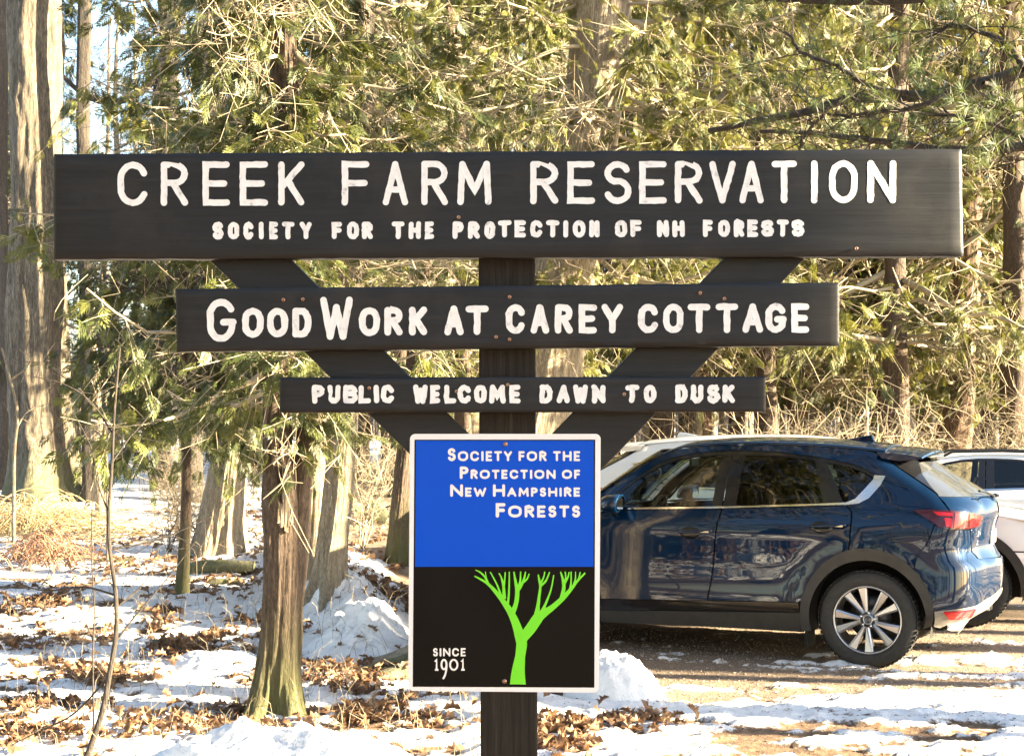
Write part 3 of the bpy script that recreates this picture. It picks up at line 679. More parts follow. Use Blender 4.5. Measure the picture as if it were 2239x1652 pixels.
# second stem that breaks off in a splintered hollow
q = pxpath(Y0, [(622, 1480), (632, 1360), (642, 1240), (648, 1140), (656, 1060), (666, 990), (674, 920), (684, 820), (694, 680), (706, 480)], root, .008)
V, F = trunk_arrays(q, np.array([16, 24, 29, 31, 29, 26, 22, 20, 17, 12]) / FPX * Y0, 8, .07, 0, .2, 60, 70, 18, 3); mesh('stem', V, F, M['cedar_bark'], root)
b = B()
for k in range(13):
    px = 608 + 2.6 * k; top = 1062 + 26 * random.random() + abs(k - 6) * 3; w = .007
    a = pos(px, 1140 + random.random() * 25, Y0 - .165 + .003 * (k % 3)) - np.array(root.location); c = pos(px + 1.5, top, Y0 - .15 + .004 * (k % 2)) - np.array(root.location)
    b.add([a + [-w, 0, 0], a + [w, 0, 0], c, a + [0, .02, 0]], [(0, 1, 2), (1, 3, 2), (3, 0, 2)])
b.build('splinters', M['pale_bark'], root, False, kind='stuff')
V, F = trunk_arrays(pxpath(Y0 - .125, [(618, 1125), (620, 1085), (622, 1050), (618, 1015)], root), np.array([2, 10, 12, 3]) / FPX * Y0, 5, .3, 0, .2, 20, 20, 5); mesh('hollow', V, F, simple('hollow_wood', (.012, .009, .007), .95), root)
ax = axis_of(P)
arr = crown_arrays(101, 2.0, 5.4, lambda u: .9 + .5 * (1 - u), 44, 15, 5, .125, droop=.5, axis_=ax, dead=.3)
crown_obj('crown', arr, M['cedar_leaf'], M['twig'], root)
arr = crown_arrays(102, 3.1, 5.0, lambda u: .55, 22, 12, 7, .11, droop=.6, axis_=ax, dead=.1, az=(-2.9, -.25))
crown_obj('crown', arr, M['cedar_leaf'], M['twig'], root)
arr = crown_arrays(103, 1.75, 2.25, lambda u: .42, 8, 13, 7, .10, droop=.5, axis_=ax, dead=.1, az=(-1.4, .5))
crown_obj('crown', arr, M['cedar_leaf'], M['twig'], root)
# --- the other near trunks (foot px, foot py, line, half widths)
TR = [
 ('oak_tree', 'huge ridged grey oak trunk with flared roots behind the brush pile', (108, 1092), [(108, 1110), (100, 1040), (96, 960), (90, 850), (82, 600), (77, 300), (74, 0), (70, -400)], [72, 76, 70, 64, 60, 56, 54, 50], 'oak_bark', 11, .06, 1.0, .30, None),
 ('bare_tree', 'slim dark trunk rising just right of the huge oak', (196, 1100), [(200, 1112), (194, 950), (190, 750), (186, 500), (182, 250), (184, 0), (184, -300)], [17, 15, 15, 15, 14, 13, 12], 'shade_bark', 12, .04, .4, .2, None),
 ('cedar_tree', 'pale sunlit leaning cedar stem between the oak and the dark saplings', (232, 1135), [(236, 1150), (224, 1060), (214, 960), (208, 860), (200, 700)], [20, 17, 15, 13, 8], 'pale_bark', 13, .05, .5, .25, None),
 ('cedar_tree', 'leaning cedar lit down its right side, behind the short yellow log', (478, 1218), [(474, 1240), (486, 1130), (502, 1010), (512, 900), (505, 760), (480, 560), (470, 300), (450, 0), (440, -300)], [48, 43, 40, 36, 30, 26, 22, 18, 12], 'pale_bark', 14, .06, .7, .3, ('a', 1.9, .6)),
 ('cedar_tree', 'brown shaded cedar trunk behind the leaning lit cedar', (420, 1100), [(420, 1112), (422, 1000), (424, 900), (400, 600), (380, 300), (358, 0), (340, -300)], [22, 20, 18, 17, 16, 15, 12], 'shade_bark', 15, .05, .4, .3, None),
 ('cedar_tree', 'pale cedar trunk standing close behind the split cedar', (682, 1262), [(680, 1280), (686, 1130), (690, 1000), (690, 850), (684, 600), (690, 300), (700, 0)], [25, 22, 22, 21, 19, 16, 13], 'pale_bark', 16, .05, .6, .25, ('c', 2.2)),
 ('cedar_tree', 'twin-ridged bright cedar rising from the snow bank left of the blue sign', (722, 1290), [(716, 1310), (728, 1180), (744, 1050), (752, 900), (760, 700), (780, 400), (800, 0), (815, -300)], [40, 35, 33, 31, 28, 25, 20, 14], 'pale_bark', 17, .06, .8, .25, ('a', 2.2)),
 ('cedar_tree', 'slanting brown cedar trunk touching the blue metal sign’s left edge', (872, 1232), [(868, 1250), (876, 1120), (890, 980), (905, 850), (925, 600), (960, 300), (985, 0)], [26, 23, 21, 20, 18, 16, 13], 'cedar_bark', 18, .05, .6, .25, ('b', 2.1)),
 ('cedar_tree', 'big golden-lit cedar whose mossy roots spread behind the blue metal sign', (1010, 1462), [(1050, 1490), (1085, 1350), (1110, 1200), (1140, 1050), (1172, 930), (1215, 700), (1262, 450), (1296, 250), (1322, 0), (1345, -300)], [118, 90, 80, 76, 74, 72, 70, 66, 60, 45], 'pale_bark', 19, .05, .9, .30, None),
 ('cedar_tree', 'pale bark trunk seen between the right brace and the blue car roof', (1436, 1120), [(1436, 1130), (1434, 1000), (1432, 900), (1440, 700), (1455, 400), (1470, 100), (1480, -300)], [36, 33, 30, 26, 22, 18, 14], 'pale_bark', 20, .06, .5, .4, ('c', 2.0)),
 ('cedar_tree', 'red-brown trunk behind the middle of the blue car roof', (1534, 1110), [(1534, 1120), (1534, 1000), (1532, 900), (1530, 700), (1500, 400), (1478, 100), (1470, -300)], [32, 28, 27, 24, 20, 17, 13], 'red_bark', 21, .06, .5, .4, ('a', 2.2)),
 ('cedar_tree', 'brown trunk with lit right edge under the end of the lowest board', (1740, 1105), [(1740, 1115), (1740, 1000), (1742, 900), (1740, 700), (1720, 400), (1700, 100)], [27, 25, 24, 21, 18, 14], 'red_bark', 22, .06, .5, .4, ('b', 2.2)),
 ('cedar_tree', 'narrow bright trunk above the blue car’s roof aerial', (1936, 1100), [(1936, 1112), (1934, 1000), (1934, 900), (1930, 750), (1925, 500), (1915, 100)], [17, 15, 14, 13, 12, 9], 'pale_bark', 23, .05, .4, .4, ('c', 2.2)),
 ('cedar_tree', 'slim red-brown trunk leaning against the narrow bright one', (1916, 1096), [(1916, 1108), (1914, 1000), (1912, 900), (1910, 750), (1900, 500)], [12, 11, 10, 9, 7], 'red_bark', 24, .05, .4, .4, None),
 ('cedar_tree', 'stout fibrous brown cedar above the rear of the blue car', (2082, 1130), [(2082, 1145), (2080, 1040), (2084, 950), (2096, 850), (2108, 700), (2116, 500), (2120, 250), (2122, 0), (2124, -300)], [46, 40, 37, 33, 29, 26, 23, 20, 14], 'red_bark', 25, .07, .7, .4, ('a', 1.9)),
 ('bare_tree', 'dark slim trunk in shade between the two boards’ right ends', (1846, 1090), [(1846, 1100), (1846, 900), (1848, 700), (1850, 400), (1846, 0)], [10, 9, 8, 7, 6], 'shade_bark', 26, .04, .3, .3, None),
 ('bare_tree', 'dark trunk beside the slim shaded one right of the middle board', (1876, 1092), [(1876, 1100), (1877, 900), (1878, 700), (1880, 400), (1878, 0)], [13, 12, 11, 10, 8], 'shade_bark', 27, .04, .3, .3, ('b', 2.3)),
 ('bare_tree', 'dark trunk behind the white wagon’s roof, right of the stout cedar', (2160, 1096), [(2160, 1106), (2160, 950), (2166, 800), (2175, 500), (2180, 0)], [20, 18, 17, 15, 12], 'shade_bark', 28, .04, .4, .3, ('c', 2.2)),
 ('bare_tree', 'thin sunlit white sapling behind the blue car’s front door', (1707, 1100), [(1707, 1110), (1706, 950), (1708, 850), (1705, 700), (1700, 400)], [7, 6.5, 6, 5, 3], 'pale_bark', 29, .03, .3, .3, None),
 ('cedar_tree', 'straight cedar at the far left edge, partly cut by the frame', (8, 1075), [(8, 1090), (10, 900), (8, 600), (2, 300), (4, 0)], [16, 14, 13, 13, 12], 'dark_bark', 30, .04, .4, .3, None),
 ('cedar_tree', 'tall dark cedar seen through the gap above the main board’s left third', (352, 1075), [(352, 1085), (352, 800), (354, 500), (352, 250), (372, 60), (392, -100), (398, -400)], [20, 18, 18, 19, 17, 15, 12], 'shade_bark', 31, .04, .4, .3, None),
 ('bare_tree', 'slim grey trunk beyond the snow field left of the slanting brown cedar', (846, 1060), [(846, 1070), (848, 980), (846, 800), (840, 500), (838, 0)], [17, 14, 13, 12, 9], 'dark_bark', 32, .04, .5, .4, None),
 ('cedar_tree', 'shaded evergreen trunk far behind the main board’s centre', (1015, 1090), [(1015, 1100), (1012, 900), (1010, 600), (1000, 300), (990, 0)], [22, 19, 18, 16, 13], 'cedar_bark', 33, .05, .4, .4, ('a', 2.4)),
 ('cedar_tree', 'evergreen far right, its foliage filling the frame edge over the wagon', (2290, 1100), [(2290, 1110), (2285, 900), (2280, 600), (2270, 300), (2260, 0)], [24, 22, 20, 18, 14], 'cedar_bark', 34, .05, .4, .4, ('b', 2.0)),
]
variants = {'a': crown_arrays(201, 0, 1, lambda u: 1, 1, 0) if False else None}
def crown_var(seed, nb, ntw, nsp, size, droop, dead, base=None):
    # a crown 6 m tall from z = 0; reused by several trees
    return crown_arrays(seed, 0.0, 6.0, lambda u: 1.0 + 1.25 * (1 - u) ** .8, nb, ntw, nsp, size, droop=droop, dead=dead, base=base)
CV = {}
def crown_mesh(key):
    if key not in CV:
        s, nb, ntw, nsp, size, dr, dead = {'a': (201, 62, 15, 5, .13, .55, .18), 'b': (202, 58, 14, 5, .135, .7, .34), 'c': (203, 56, 15, 5, .125, .45, .22)}[key]
        arr = crown_var(s, nb, ntw, nsp, size, dr, dead)
        o = crown_obj('crown', arr, M['cedar_leaf' if key != 'c' else 'sunlit_leaf'], M['twig'], None)
        CV[key] = o.data; bpy.data.objects.remove(o)
    return CV[key]
roots = {}
for i, (nm, lab, fp, pts, rads, bk, sd, rg, fl, fh, cr) in enumerate(TR):
    Y = foot(*fp)
    near = Y < 16
    root, P, rr = px_tree(nm, lab, Y, pts, rads, M[bk], sd, rg, fl, fh, 110 if near or rads[0] > 50 else 40, 170 if near or rads[0] > 50 else 60, 24 if near else 14)
    roots[lab] = (root, P, rr, Y)
    if cr:
        o = bpy.data.objects.new('crown', crown_mesh(cr[0])); link(o, root)
        z0 = cr[1] + .45; zi = P[:, 2]; zz = np.clip(z0 + 1.5, 0, zi.max())
        o.location = (float(np.interp(zz, zi, P[:, 0])), float(np.interp(zz, zi, P[:, 1])), z0 - .3 * random.random())
        o.rotation_euler = (0, math.atan2(P[-1, 0] - P[2, 0], P[-1, 2] - P[2, 2]), random.uniform(0, 6.28)); s = (.85 + .02 * Y) * random.uniform(.95, 1.1); w_ = cr[2] if len(cr) > 2 else 1.05; o.scale = (s * w_, s * w_, s)
# golden cedar behind the sign: own thick crown and roots
root, P, rr, Y = roots['big golden-lit cedar whose mossy roots spread behind the blue metal sign']
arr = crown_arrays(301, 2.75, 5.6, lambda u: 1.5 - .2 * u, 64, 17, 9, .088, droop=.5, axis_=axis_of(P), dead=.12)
crown_obj('crown', arr, M['sunlit_leaf'], M['twig'], root)
for k, (pts, r0) in enumerate([([(1000, 1440), (930, 1440), (870, 1466), (790, 1500), (740, 1512)], (.17, .13, .085, .045, .015)), ([(1010, 1480), (940, 1500), (880, 1525), (820, 1548), (780, 1560)], (.16, .12, .08, .045, .015)), ([(1100, 1470), (1190, 1500), (1270, 1540), (1330, 1560)], (.17, .12, .07, .02))]):
    q = [];
    for (px, py) in pts:
        yy = Y - (.25, .62, .35)[k] * (len(q) / 3); p = pos(px, py, yy); p[2] = gz(p[0], p[1]) + r0[len(q)] * .45; q.append(p - np.array(root.location))
    V, F = trunk_arrays(q, r0, 60 + k, .06, 0, .2, 50, 60, 16); mesh('surface_root', V, F, M['oak_bark'], root)
# limbs and twigs of the bare ones: dark curved limb of the tall dark cedar in the sky gap
root, P, rr, Y = roots['tall dark cedar seen through the gap above the main board’s left third']
L0 = np.array(root.location); tb = Tubes()
for pts, r in (([(392, -60), (384, 60), (345, 160), (300, 205), (240, 225), (180, 205), (120, 150)], 13), ([(352, 250), (300, 300), (250, 330)], 6), ([(372, 60), (330, 20), (300, -60)], 8), ([(352, 620), (300, 640), (262, 690)], 6), ([(380, 100), (440, 60), (500, 40)], 6)):
    Q = catmull([pos(x, y, Y - .03 * k) - L0 for k, (x, y) in enumerate(pts)], 20); tb = Tubes(); tb.add(Q, np.linspace(r, r * .35, 20) / FPX * Y, 7); V, F = tb.arrays(); mesh('limb', V, F, M['shade_bark'], root)
arr = crown_arrays(302, 2.0, 7.5, lambda u: 1.7 - .5 * u, 30, 12, 2, .12, droop=.35, axis_=axis_of(P), dead=.55)
crown_obj('crown', arr, M['cedar_leaf'], M['dark_twig'], root)
# big oak: scattered low twigs with cedar sprays of a neighbour in front of it
root, P, rr, Y = roots['huge ridged grey oak trunk with flared roots behind the brush pile']
tr = empty('cedar_tree', (-3.0, 13.4, gz(-3.0, 13.4)), label='bushy dark green cedar below the middle board’s left end', category='tree')
arr = crown_arrays(304, 1.6, 3.3, lambda u: 1.1 - .3 * u, 46, 15, 6, .12, droop=.75, dead=.12)
crown_obj('crown', arr, M['cedar_leaf'], M['dark_twig'], tr)
V, F = trunk_arrays([(0, 0, -.1), (.05, 0, 1), (0, .1, 2.5), (.05, 0, 3.6)], [.06, .05, .04, .02], 72, .05, .5, .2, 40, 60, 14); mesh('trunk', V, F, M['cedar_bark'], tr)

# --- woods behind: copies of a few kinds
def proto_tree(name, crown, tr_h, r0, bk, seed):
    root = empty(name, (0, 0, 0)); V, F = trunk_arrays([(0, 0, -.2), (.06, 0, tr_h * .3), (0, .05, tr_h * .7), (.05, 0, tr_h)], [r0, r0 * .85, r0 * .6, r0 * .25], seed, .06, .6, .3, 26, 40, 10)
    mesh('trunk', V, F, bk, root)
    o = bpy.data.objects.new('crown', crown); link(o, root); return root, o
evp = []
for k, key in enumerate('abc'):
    r_, o = proto_tree('evergreen_tree', crown_mesh(key), 10.5, .17, M['cedar_bark'], 80 + k); o.location = (0, 0, 1.9); o.scale = (1.35, 1.35, 1.5); evp.append(r_)
bp_ = []
for k in range(4):
    (P, rad), (V1, F1) = bare_arrays(90 + k, 11, .13 - .02 * k, 22, .22, .26, 3, (k - 1.5) * .02)
    root = empty('woodland_tree', (0, 0, 0)); P[0, 2] = -.2
    V, F = trunk_arrays(P, rad, 95 + k, .05, .4, .3, 16, 40, 8); mesh('trunk', V, F, M['dark_bark' if k % 2 else 'pale_bark'], root)
    mesh('crown', V1, F1, M['twig' if k % 2 == 0 else 'dark_twig'], root); bp_.append(root)
used = set()
def put(protos, i, x, y, s, label, group, rz):
    p = protos[i % len(protos)]
    o = p if id(p) not in used else copy_tree(p)
    used.add(id(p)); o.location = (x, y, gz(x, y)); o.rotation_euler = (0, 0, rz); o.scale = (s, s, s); o['label'] = label; o['category'] = 'tree'; o['group'] = group
    return o
random.seed(5); k = 0
for x in np.arange(1.0, 15, 1.9):                       # evergreens behind the cars
    for y in (33, 41):
        xx, yy = x * 1.15 + random.uniform(-.7, .7) + (y - 33) * .12, y + random.uniform(-1.5, 1.5)
        put(evp, k, xx, yy, random.uniform(1.0, 1.4), 'evergreen in the thick golden-green foliage behind the cars and the boards', 'evergreens behind the parking lot', random.uniform(0, 6)); k += 1
for x, y, s_ in ((4.4, 25.5, 1.35), (6.4, 24.5, 1.3), (2.6, 26, 1.35), (8.6, 25.5, 1.4)):
    o = put(evp, 2 if x != 2.6 else 0, x, y, s_, 'golden-lit evergreen just behind the shrubs and parked cars', 'golden evergreens behind the shrubs', random.uniform(0, 6))
for x, y in ((-1.6, 21), (-.2, 23), (-2.6, 25), (-8.4, 25), (-10.5, 30), (-3.6, 30), (-.9, 29)):
    put(evp, k, x, y, random.uniform(.75, 1.0), 'evergreen among the woods behind the snowy clearing on the left', 'evergreens behind the clearing', random.uniform(0, 6)); k += 1
k = 0
for y, n, w in ((27, 9, 8), (34, 14, 13), (43, 20, 17), (55, 26, 22), (70, 30, 30)):
    for i in range(n):
        xx = -w + 2 * w * (i + random.random()) / n; yy = y + random.uniform(-3, 3)
        put(bp_, k, xx, yy, random.uniform(.8, 1.3), 'leafless tree in the grey-brown woods far behind', 'leafless trees far behind', random.uniform(0, 6)); k += 1
# the wood's far depth
tb = Tubes(); r_ = np.random.default_rng(77)
for i in range(900):
    y = r_.uniform(75, 130); x = r_.uniform(-.42, .42) * y; h = r_.uniform(7, 13) if x > -.12 * y or x < -.33 * y else r_.uniform(4, 8); n = 5
    tb.add(np.stack([x + np.cumsum(r_.normal(0, .15, n)), np.full(n, y), np.linspace(0, h, n)], 1), np.linspace(r_.uniform(.06, .2), .03, n), 3)
    for _ in range(5):
        z = r_.uniform(.5, h); L = r_.uniform(.6, 2.2); s = r_.choice([-1, 1]); tb.add(np.array([(x, y, z), (x + s * L * .5, y, z + L * .4), (x + s * L, y, z + L * .5)]), .035, 3)
V, F = tb.arrays(); mesh('distant_woods', V, F, M['dark_twig'], kind='stuff')
# --- bare brush with pale twigs behind the cars and in the left woods
shp = []
for k in range(3):
    rs = np.random.default_rng(120 + k); tb = Tubes(); st = Tubes()
    for j in range(9):
        a = rs.uniform(0, 6.28); L = rs.uniform(1.2, 2.3); n = 12; t = np.linspace(0, 1, n); lean = rs.uniform(.1, .75)
        P = np.stack([np.cos(a) * L * lean * t ** 1.5, np.sin(a) * L * lean * t ** 1.5, L * (t - .35 * lean * t ** 2.5)], 1) + np.cumsum(rs.normal(0, .025, (n, 3)), axis=0); P[0] = (0, 0, -.05)
        st.add(P, .013 * (1 - .75 * t), 4)
        for _ in range(12):
            i = rs.integers(2, n); d = rs.normal(0, .7, 3); d[2] = abs(d[2]) * .6 + .1; l2 = rs.uniform(.2, .7); q = np.linspace(0, 1, 6)[:, None]; c = rs.normal(0, .3, 3) * l2
            Q = P[i] + d * l2 * q + c * q ** 2; tb.add(Q, .0055 * (1 - .6 * q[:, 0]), 3)
            for _ in range(3): e = rs.normal(0, .12, 3); tb.add(np.array([Q[3], Q[3] + e, Q[3] + e * 1.8 + rs.normal(0, .04, 3)]), .003, 3)
    root = empty('bare_shrub', (0, 0, 0)); mesh('stems', *st.arrays(), M[('pale_bark', 'oak_bark', 'twig')[k]], root, kind='stuff'); mesh('twigs', *tb.arrays(), M[('pale_bark', 'oak_bark', 'twig')[k]], root, kind='stuff'); shp.append(root)
tall = []
for k in range(2):
    (P, rad), (V1, F1) = bare_arrays(190 + k, 12, .15, 7, .45, .2, 2, .02)
    root = empty('woodland_tree', (0, 0, 0)); P[0, 2] = -.2
    V, F = trunk_arrays(P, rad, 195 + k, .05, .4, .3, 16, 40, 8); mesh('trunk', V, F, M['dark_bark'], root); mesh('crown', V1, F1, M['twig'], root); tall.append(root)
k = 0
for i in range(17):
    x = .6 + 8.6 * (i + random.random()) / 17; y = random.uniform(20, 28)
    x = x * y / 20
    o = put(shp, k, x, y, random.uniform(.8, 1.45), 'leafless shrub with pale tangled twigs behind the parked cars', 'pale shrubs behind the cars', random.uniform(0, 6)); o['category'] = 'shrub'; k += 1
for i in range(18):
    y = random.uniform(15.5, 27); x = random.uniform(-.345 if y > 21.5 else -.24, -.06) * y
    o = put(shp, k, x, y, random.uniform(.35, .8), 'leafless twiggy shrub poking from the snow in the left woods', 'twiggy shrubs in the left woods', random.uniform(0, 6)); o['category'] = 'shrub'; k += 1
# --- trees outside the frame: they shade the snow and stand in the car's reflections
for i, (x, y, s) in enumerate([(38, 9.0, 1.0), (-8, -4, 1.2), (-12, 1.5, 1.3), (-4.5, -8, 1.3), (-14, -9, 1.4), (1, -12, 1.3), (7, -9, 1.2), (-7.5, 5, .9), (-10, -13, 1.4), (-17, -4, 1.5), (-5.5, -3.5, .8), (-9, 3.4, .8), (-18, 4, 1.5), (-7, -12, 1.2)]):
    put(evp, i, x, y, s, 'evergreen standing outside the picture around the parking lot', 'evergreens outside the picture', i * 1.3)
for i, (x, y, s) in enumerate([(9.5, -1.2, .7), (13, 6.5, .9), (11, 9.4, .8), (16, 3.6, 1.0), (20, 10.8, 1.1), (15, 12.6, .9), (23, 7.2, 1.2), (19, 15.5, 1.1), (27, 13, 1.2), (14, 9.9, .9), (17, 10.7, 1.3), (24, 11.6, 1.2), (12, 8.7, 1.0), (13.5, 13.1, 1.2), (21, 9.0, 1.5)]):
    put(tall, i, x, y, s, 'leafless tree standing outside the picture to the right of the lot', 'leafless trees outside the picture', i * 1.7)
tr = empty('oak_tree', (6.2, 2.21, 0), label='added oak trunk outside the picture on the right, put there to shade most of the boards', category='tree')  # added, unseen trunk: keeps the sun off all but the boards' right end
V, F = trunk_arrays([(0, 0, -.2), (.0, 0, 1.5), (.02, .02, 3.5), (.0, .0, 6), (.3, .2, 9)], [.31, .28, .27, .26, .2], 320, .07, .8, .4, 90, 120, 22); mesh('trunk', V, F, M['oak_bark'], tr)
tr = empty('oak_tree', (-5.4, 1.2, 0), label='massive oak outside the picture, mirrored in the blue car door', category='tree')
V, F = trunk_arrays([(0, 0, -.2), (.0, 0, 1.2), (.1, 0, 3.5), (.7, 0, 6), (1.6, .2, 9)], [.52, .46, .42, .36, .3], 300, .07, 1.2, .5, 90, 120, 22); mesh('trunk', V, F, M['oak_bark'], tr)
# --- pine limbs reaching in from the right
pr = empty('pine_tree', (4.9, 8.6, 0), label='pine just outside the right edge reaching dark limbs over the main board', category='tree')
V, F = trunk_arrays([(0, 0, -.2), (.05, 0, 2), (0, 0, 5), (.1, 0, 8)], [.2, .18, .15, .08], 310, .05, .6, .3, 60, 90, 18); mesh('trunk', V, F, M['oak_bark'], pr)
L0 = np.array(pr.location); tb = Tubes(); PP, DD, SS = [], [], []; r_ = np.random.default_rng(5)
LIMBS = [([(2950, 60), (2400, 90), (2238, 150), (2150, 178), (2060, 196), (1950, 205), (1850, 212), (1760, 235), (1660, 250), (1560, 268)], 15, 8.4, 1.4),
         ([(2950, 120), (2500, 330), (2250, 318), (2150, 322), (2030, 314), (1900, 300), (1780, 288), (1660, 285)], 11, 8.6, 1.0),
         ([(2950, -160), (2300, -40), (2000, -2), (1800, 6), (1700, 8), (1600, 4)], 13, 8.9, .8),
         ([(1980, 204), (1900, 190), (1830, 150), (1740, 110), (1700, 60)], 6, 8.4, .5), ([(2080, 196), (2000, 240), (1900, 250), (1850, 262), (1780, 240)], 5, 8.3, .5),
         ([(2238, 150), (2200, 90), (2100, 60), (2040, 90)], 6, 8.3, .6), ([(2300, 330), (2200, 270), (2100, 235), (2000, 222)], 6, 8.2, .5), ([(1850, 212), (1800, 260), (1760, 310), (1740, 330)], 4, 8.4, .3), ([(2150, 178), (2200, 230), (2238, 260)], 4, 8.2, .4)]
for pts, r, Yl, dy in LIMBS:
    Q = catmull([pos(x, y, Yl + dy * k / len(pts)) - L0 for k, (x, y) in enumerate(pts)], 40); Q += np.cumsum(r_.normal(0, .004, Q.shape), axis=0); tb.add(Q, np.linspace(r * 1.25, r * .45, 40) / FPX * Yl, 7)
    for _ in range(int(34 * dy) + 12):
        i = r_.integers(10, 39); d = r_.normal(0, 1, 3); d[0] -= .5; d[2] -= .1; d /= np.linalg.norm(d); L = r_.uniform(.15, .55); m = 6; t = np.linspace(0, 1, m)
        W = Q[i] + d * (L * t)[:, None] + (r_.normal(0, .22, 3) * L) * (t ** 2)[:, None]; tb.add(W, .0045 * (1 - .6 * t), 3)
        if r_.random() < .32:
            for t_ in (2, 3, 4, 5): PP.append(W[t_]); DD.append(W[-1] - W[0] + r_.normal(0, .15, 3)); SS.append(r_.uniform(.09, .15))
V, F = tb.arrays(); mesh('limbs', V, F, M['shade_bark'], pr, kind='stuff')
V, F = scatter(NDL, np.array(PP), np.array(DD), np.array(SS), r_.uniform(0, 6, len(PP)), r_); mesh('needles', V, F, M['pine_leaf'], pr, kind='stuff')

# ------------------------------------------------------------------ small things on the snow
def fallen_leaf_base():
    pts = [(0, 0), (.12, .10), (.2, .26), (.36, .12), (.48, .34), (.6, .13), (.78, .25), (1, 0), (.78, -.25), (.6, -.13), (.48, -.34), (.36, -.12), (.2, -.26), (.12, -.10)]
    V = [(x, y, .35 * y * y * 4 + .25 * math.sin(x * 3)) for x, y in pts] + [(.5, 0, .12)]; n = len(pts)
    return np.array(V, float), np.array([(i, (i + 1) % n, n) for i in range(n)])
def leafm():
    m, nt, p = newmat('dead_leaf'); n = noise(nt, coords(nt), 9, 5, .8)
    c = ramp(nt, n, [(.3, (.06, .030, .017)), (.5, (.19, .105, .055)), (.7, (.38, .26, .15))]); nt.links.new(c, p.inputs['Base Color']); setp(p, Roughness=.6)
    t = nt.nodes.new('ShaderNodeBsdfTranslucent'); nt.links.new(c, t.inputs[0]); mx = node(nt, 'ShaderNodeMixShader'); mx.inputs[0].default_value = .25
    nt.links.new(p.outputs[0], mx.inputs[1]); nt.links.new(t.outputs[0], mx.inputs[2]); nt.links.new(mx.outputs[0], nt.nodes['Material Output'].inputs[0]); return m
M['leaf'] = leafm(); LF = fallen_leaf_base(); r_ = np.random.default_rng(12)
C = []
clumps = [(pos(px, py, foot(px, py))[:2], n, s) for px, py, n, s in [(90, 1330, 90, .16), (120, 1320, 50, .1), (350, 1345, 45, .08), (345, 1375, 30, .07), (430, 1440, 120, .22), (380, 1420, 60, .14), (470, 1395, 40, .1), (170, 1480, 60, .14), (230, 1500, 90, .14), (60, 1555, 90, .2), (20, 1620, 80, .2), (380, 1590, 70, .2), (560, 1370, 25, .08), (700, 1490, 90, .25), (800, 1480, 70, .2), (780, 1520, 50, .18), (610, 1400, 30, .12), (50, 1420, 60, .18), (450, 1290, 60, .3), (300, 1250, 60, .35), (760, 1180, 60, .5), (140, 1620, 60, .2), (500, 1610, 50, .2), (860, 1310, 80, .22), (1230, 1600, 120, .16), (1210, 1640, 60, .1), (1400, 1590, 60, .12), (860, 1570, 40, .15), (770, 1580, 40, .1), (820, 1290, 60, .2), (600, 1130, 40, .4), (350, 1180, 90, .6)]]
for c, n, s in clumps: C.append(np.stack([c[0] + r_.normal(0, s, n), c[1] + r_.normal(0, s * .8, n)], 1))
u = np.stack([r_.uniform(-4.6, .6, 9000), r_.uniform(7.2, 20, 9000)], 1); sm = snowmask(u[:, 0], u[:, 1]); lt = lot(u[:, 0], u[:, 1])
u = u[(r_.random(9000) < np.where(sm < .42, .75, .10) * (1 - .9 * lt)) & (np.abs(u[:, 0]) < .36 * u[:, 1])]; C.append(u)
C = np.concatenate(C); K = len(C); Z = height(C[:, 0], C[:, 1]) + r_.uniform(.003, .03, K)
D = r_.normal(0, 1, (K, 3)); D[:, 2] *= .35; V, F = scatter(LF, np.column_stack([C, Z]), D, r_.uniform(.06, .12, K), r_.normal(0, .7, K), r_)
mesh('fallen_leaves', V, F, M['leaf'], kind='stuff')
# grass straw and twigs sticking out of the snow
tb = Tubes()
for i in range(1300):
    y = r_.uniform(7.4, 19); x = r_.uniform(-.345, -.02) * y
    if lot(np.array(x), np.array(y)) > .3: continue
    z = float(height(x, y)); L = r_.uniform(.05, .3); d = r_.normal(0, .5, 2)
    tb.add(np.array([(x, y, z - .02), (x + d[0] * L * .4, y + d[1] * L * .4, z + L * .6), (x + d[0] * L, y + d[1] * L, z + L * .8)]), .0018, 3)
V, F = tb.arrays(); mesh('dry_grass', V, F, M['pale_bark'], kind='stuff')
# loose stones on the lot
b_ = np.array([(1, 0, 0), (-.5, .8, 0), (-.5, -.8, 0), (.1, .1, .8), (0, 0, -.5)], float); f_ = np.array([(0, 1, 3), (1, 2, 3), (2, 0, 3), (1, 0, 4), (2, 1, 4), (0, 2, 4)])
u = np.stack([r_.uniform(-.8, 4.6, 16000), 8.6 + 5 * r_.random(16000) ** 1.4], 1); u = u[(lot(u[:, 0], u[:, 1]) > .4) & (r_.random(16000) < .3 + .9 * fbm(u[:, 0] * 2, u[:, 1] * 5, 3, 88))]; K = len(u)
D = r_.normal(0, 1, (K, 3)); V, F = scatter((b_, f_), np.column_stack([u, height(u[:, 0], u[:, 1]) + .001]), D, r_.uniform(.003, .012, K) ** 1.0, r_.uniform(0, 6, K), r_)
def gravelm():
    m, nt, p = newmat('gravel'); n = noise(nt, coords(nt), 40, 3, .8); nt.links.new(ramp(nt, n, [(.3, (.08, .06, .045)), (.5, (.25, .2, .15)), (.7, (.5, .45, .38))]), p.inputs['Base Color']); setp(p, Roughness=.9); return m
mesh('gravel', V, F, gravelm(), smooth=False, kind='stuff')
u = np.stack([r_.uniform(-4, 4, 15000), 7.3 + 8 * r_.random(15000) ** 1.3], 1); u = u[(np.abs(u[:, 0]) < .36 * u[:, 1]) & (r_.random(15000) < 1.6 * fbm(u[:, 0] * 1.5, u[:, 1] * 3, 3, 91) - .35)]; K = len(u)
D = r_.normal(0, 1, (K, 3)); D[:, 2] *= .2; bb = b_ * np.array([1, .35, .5])
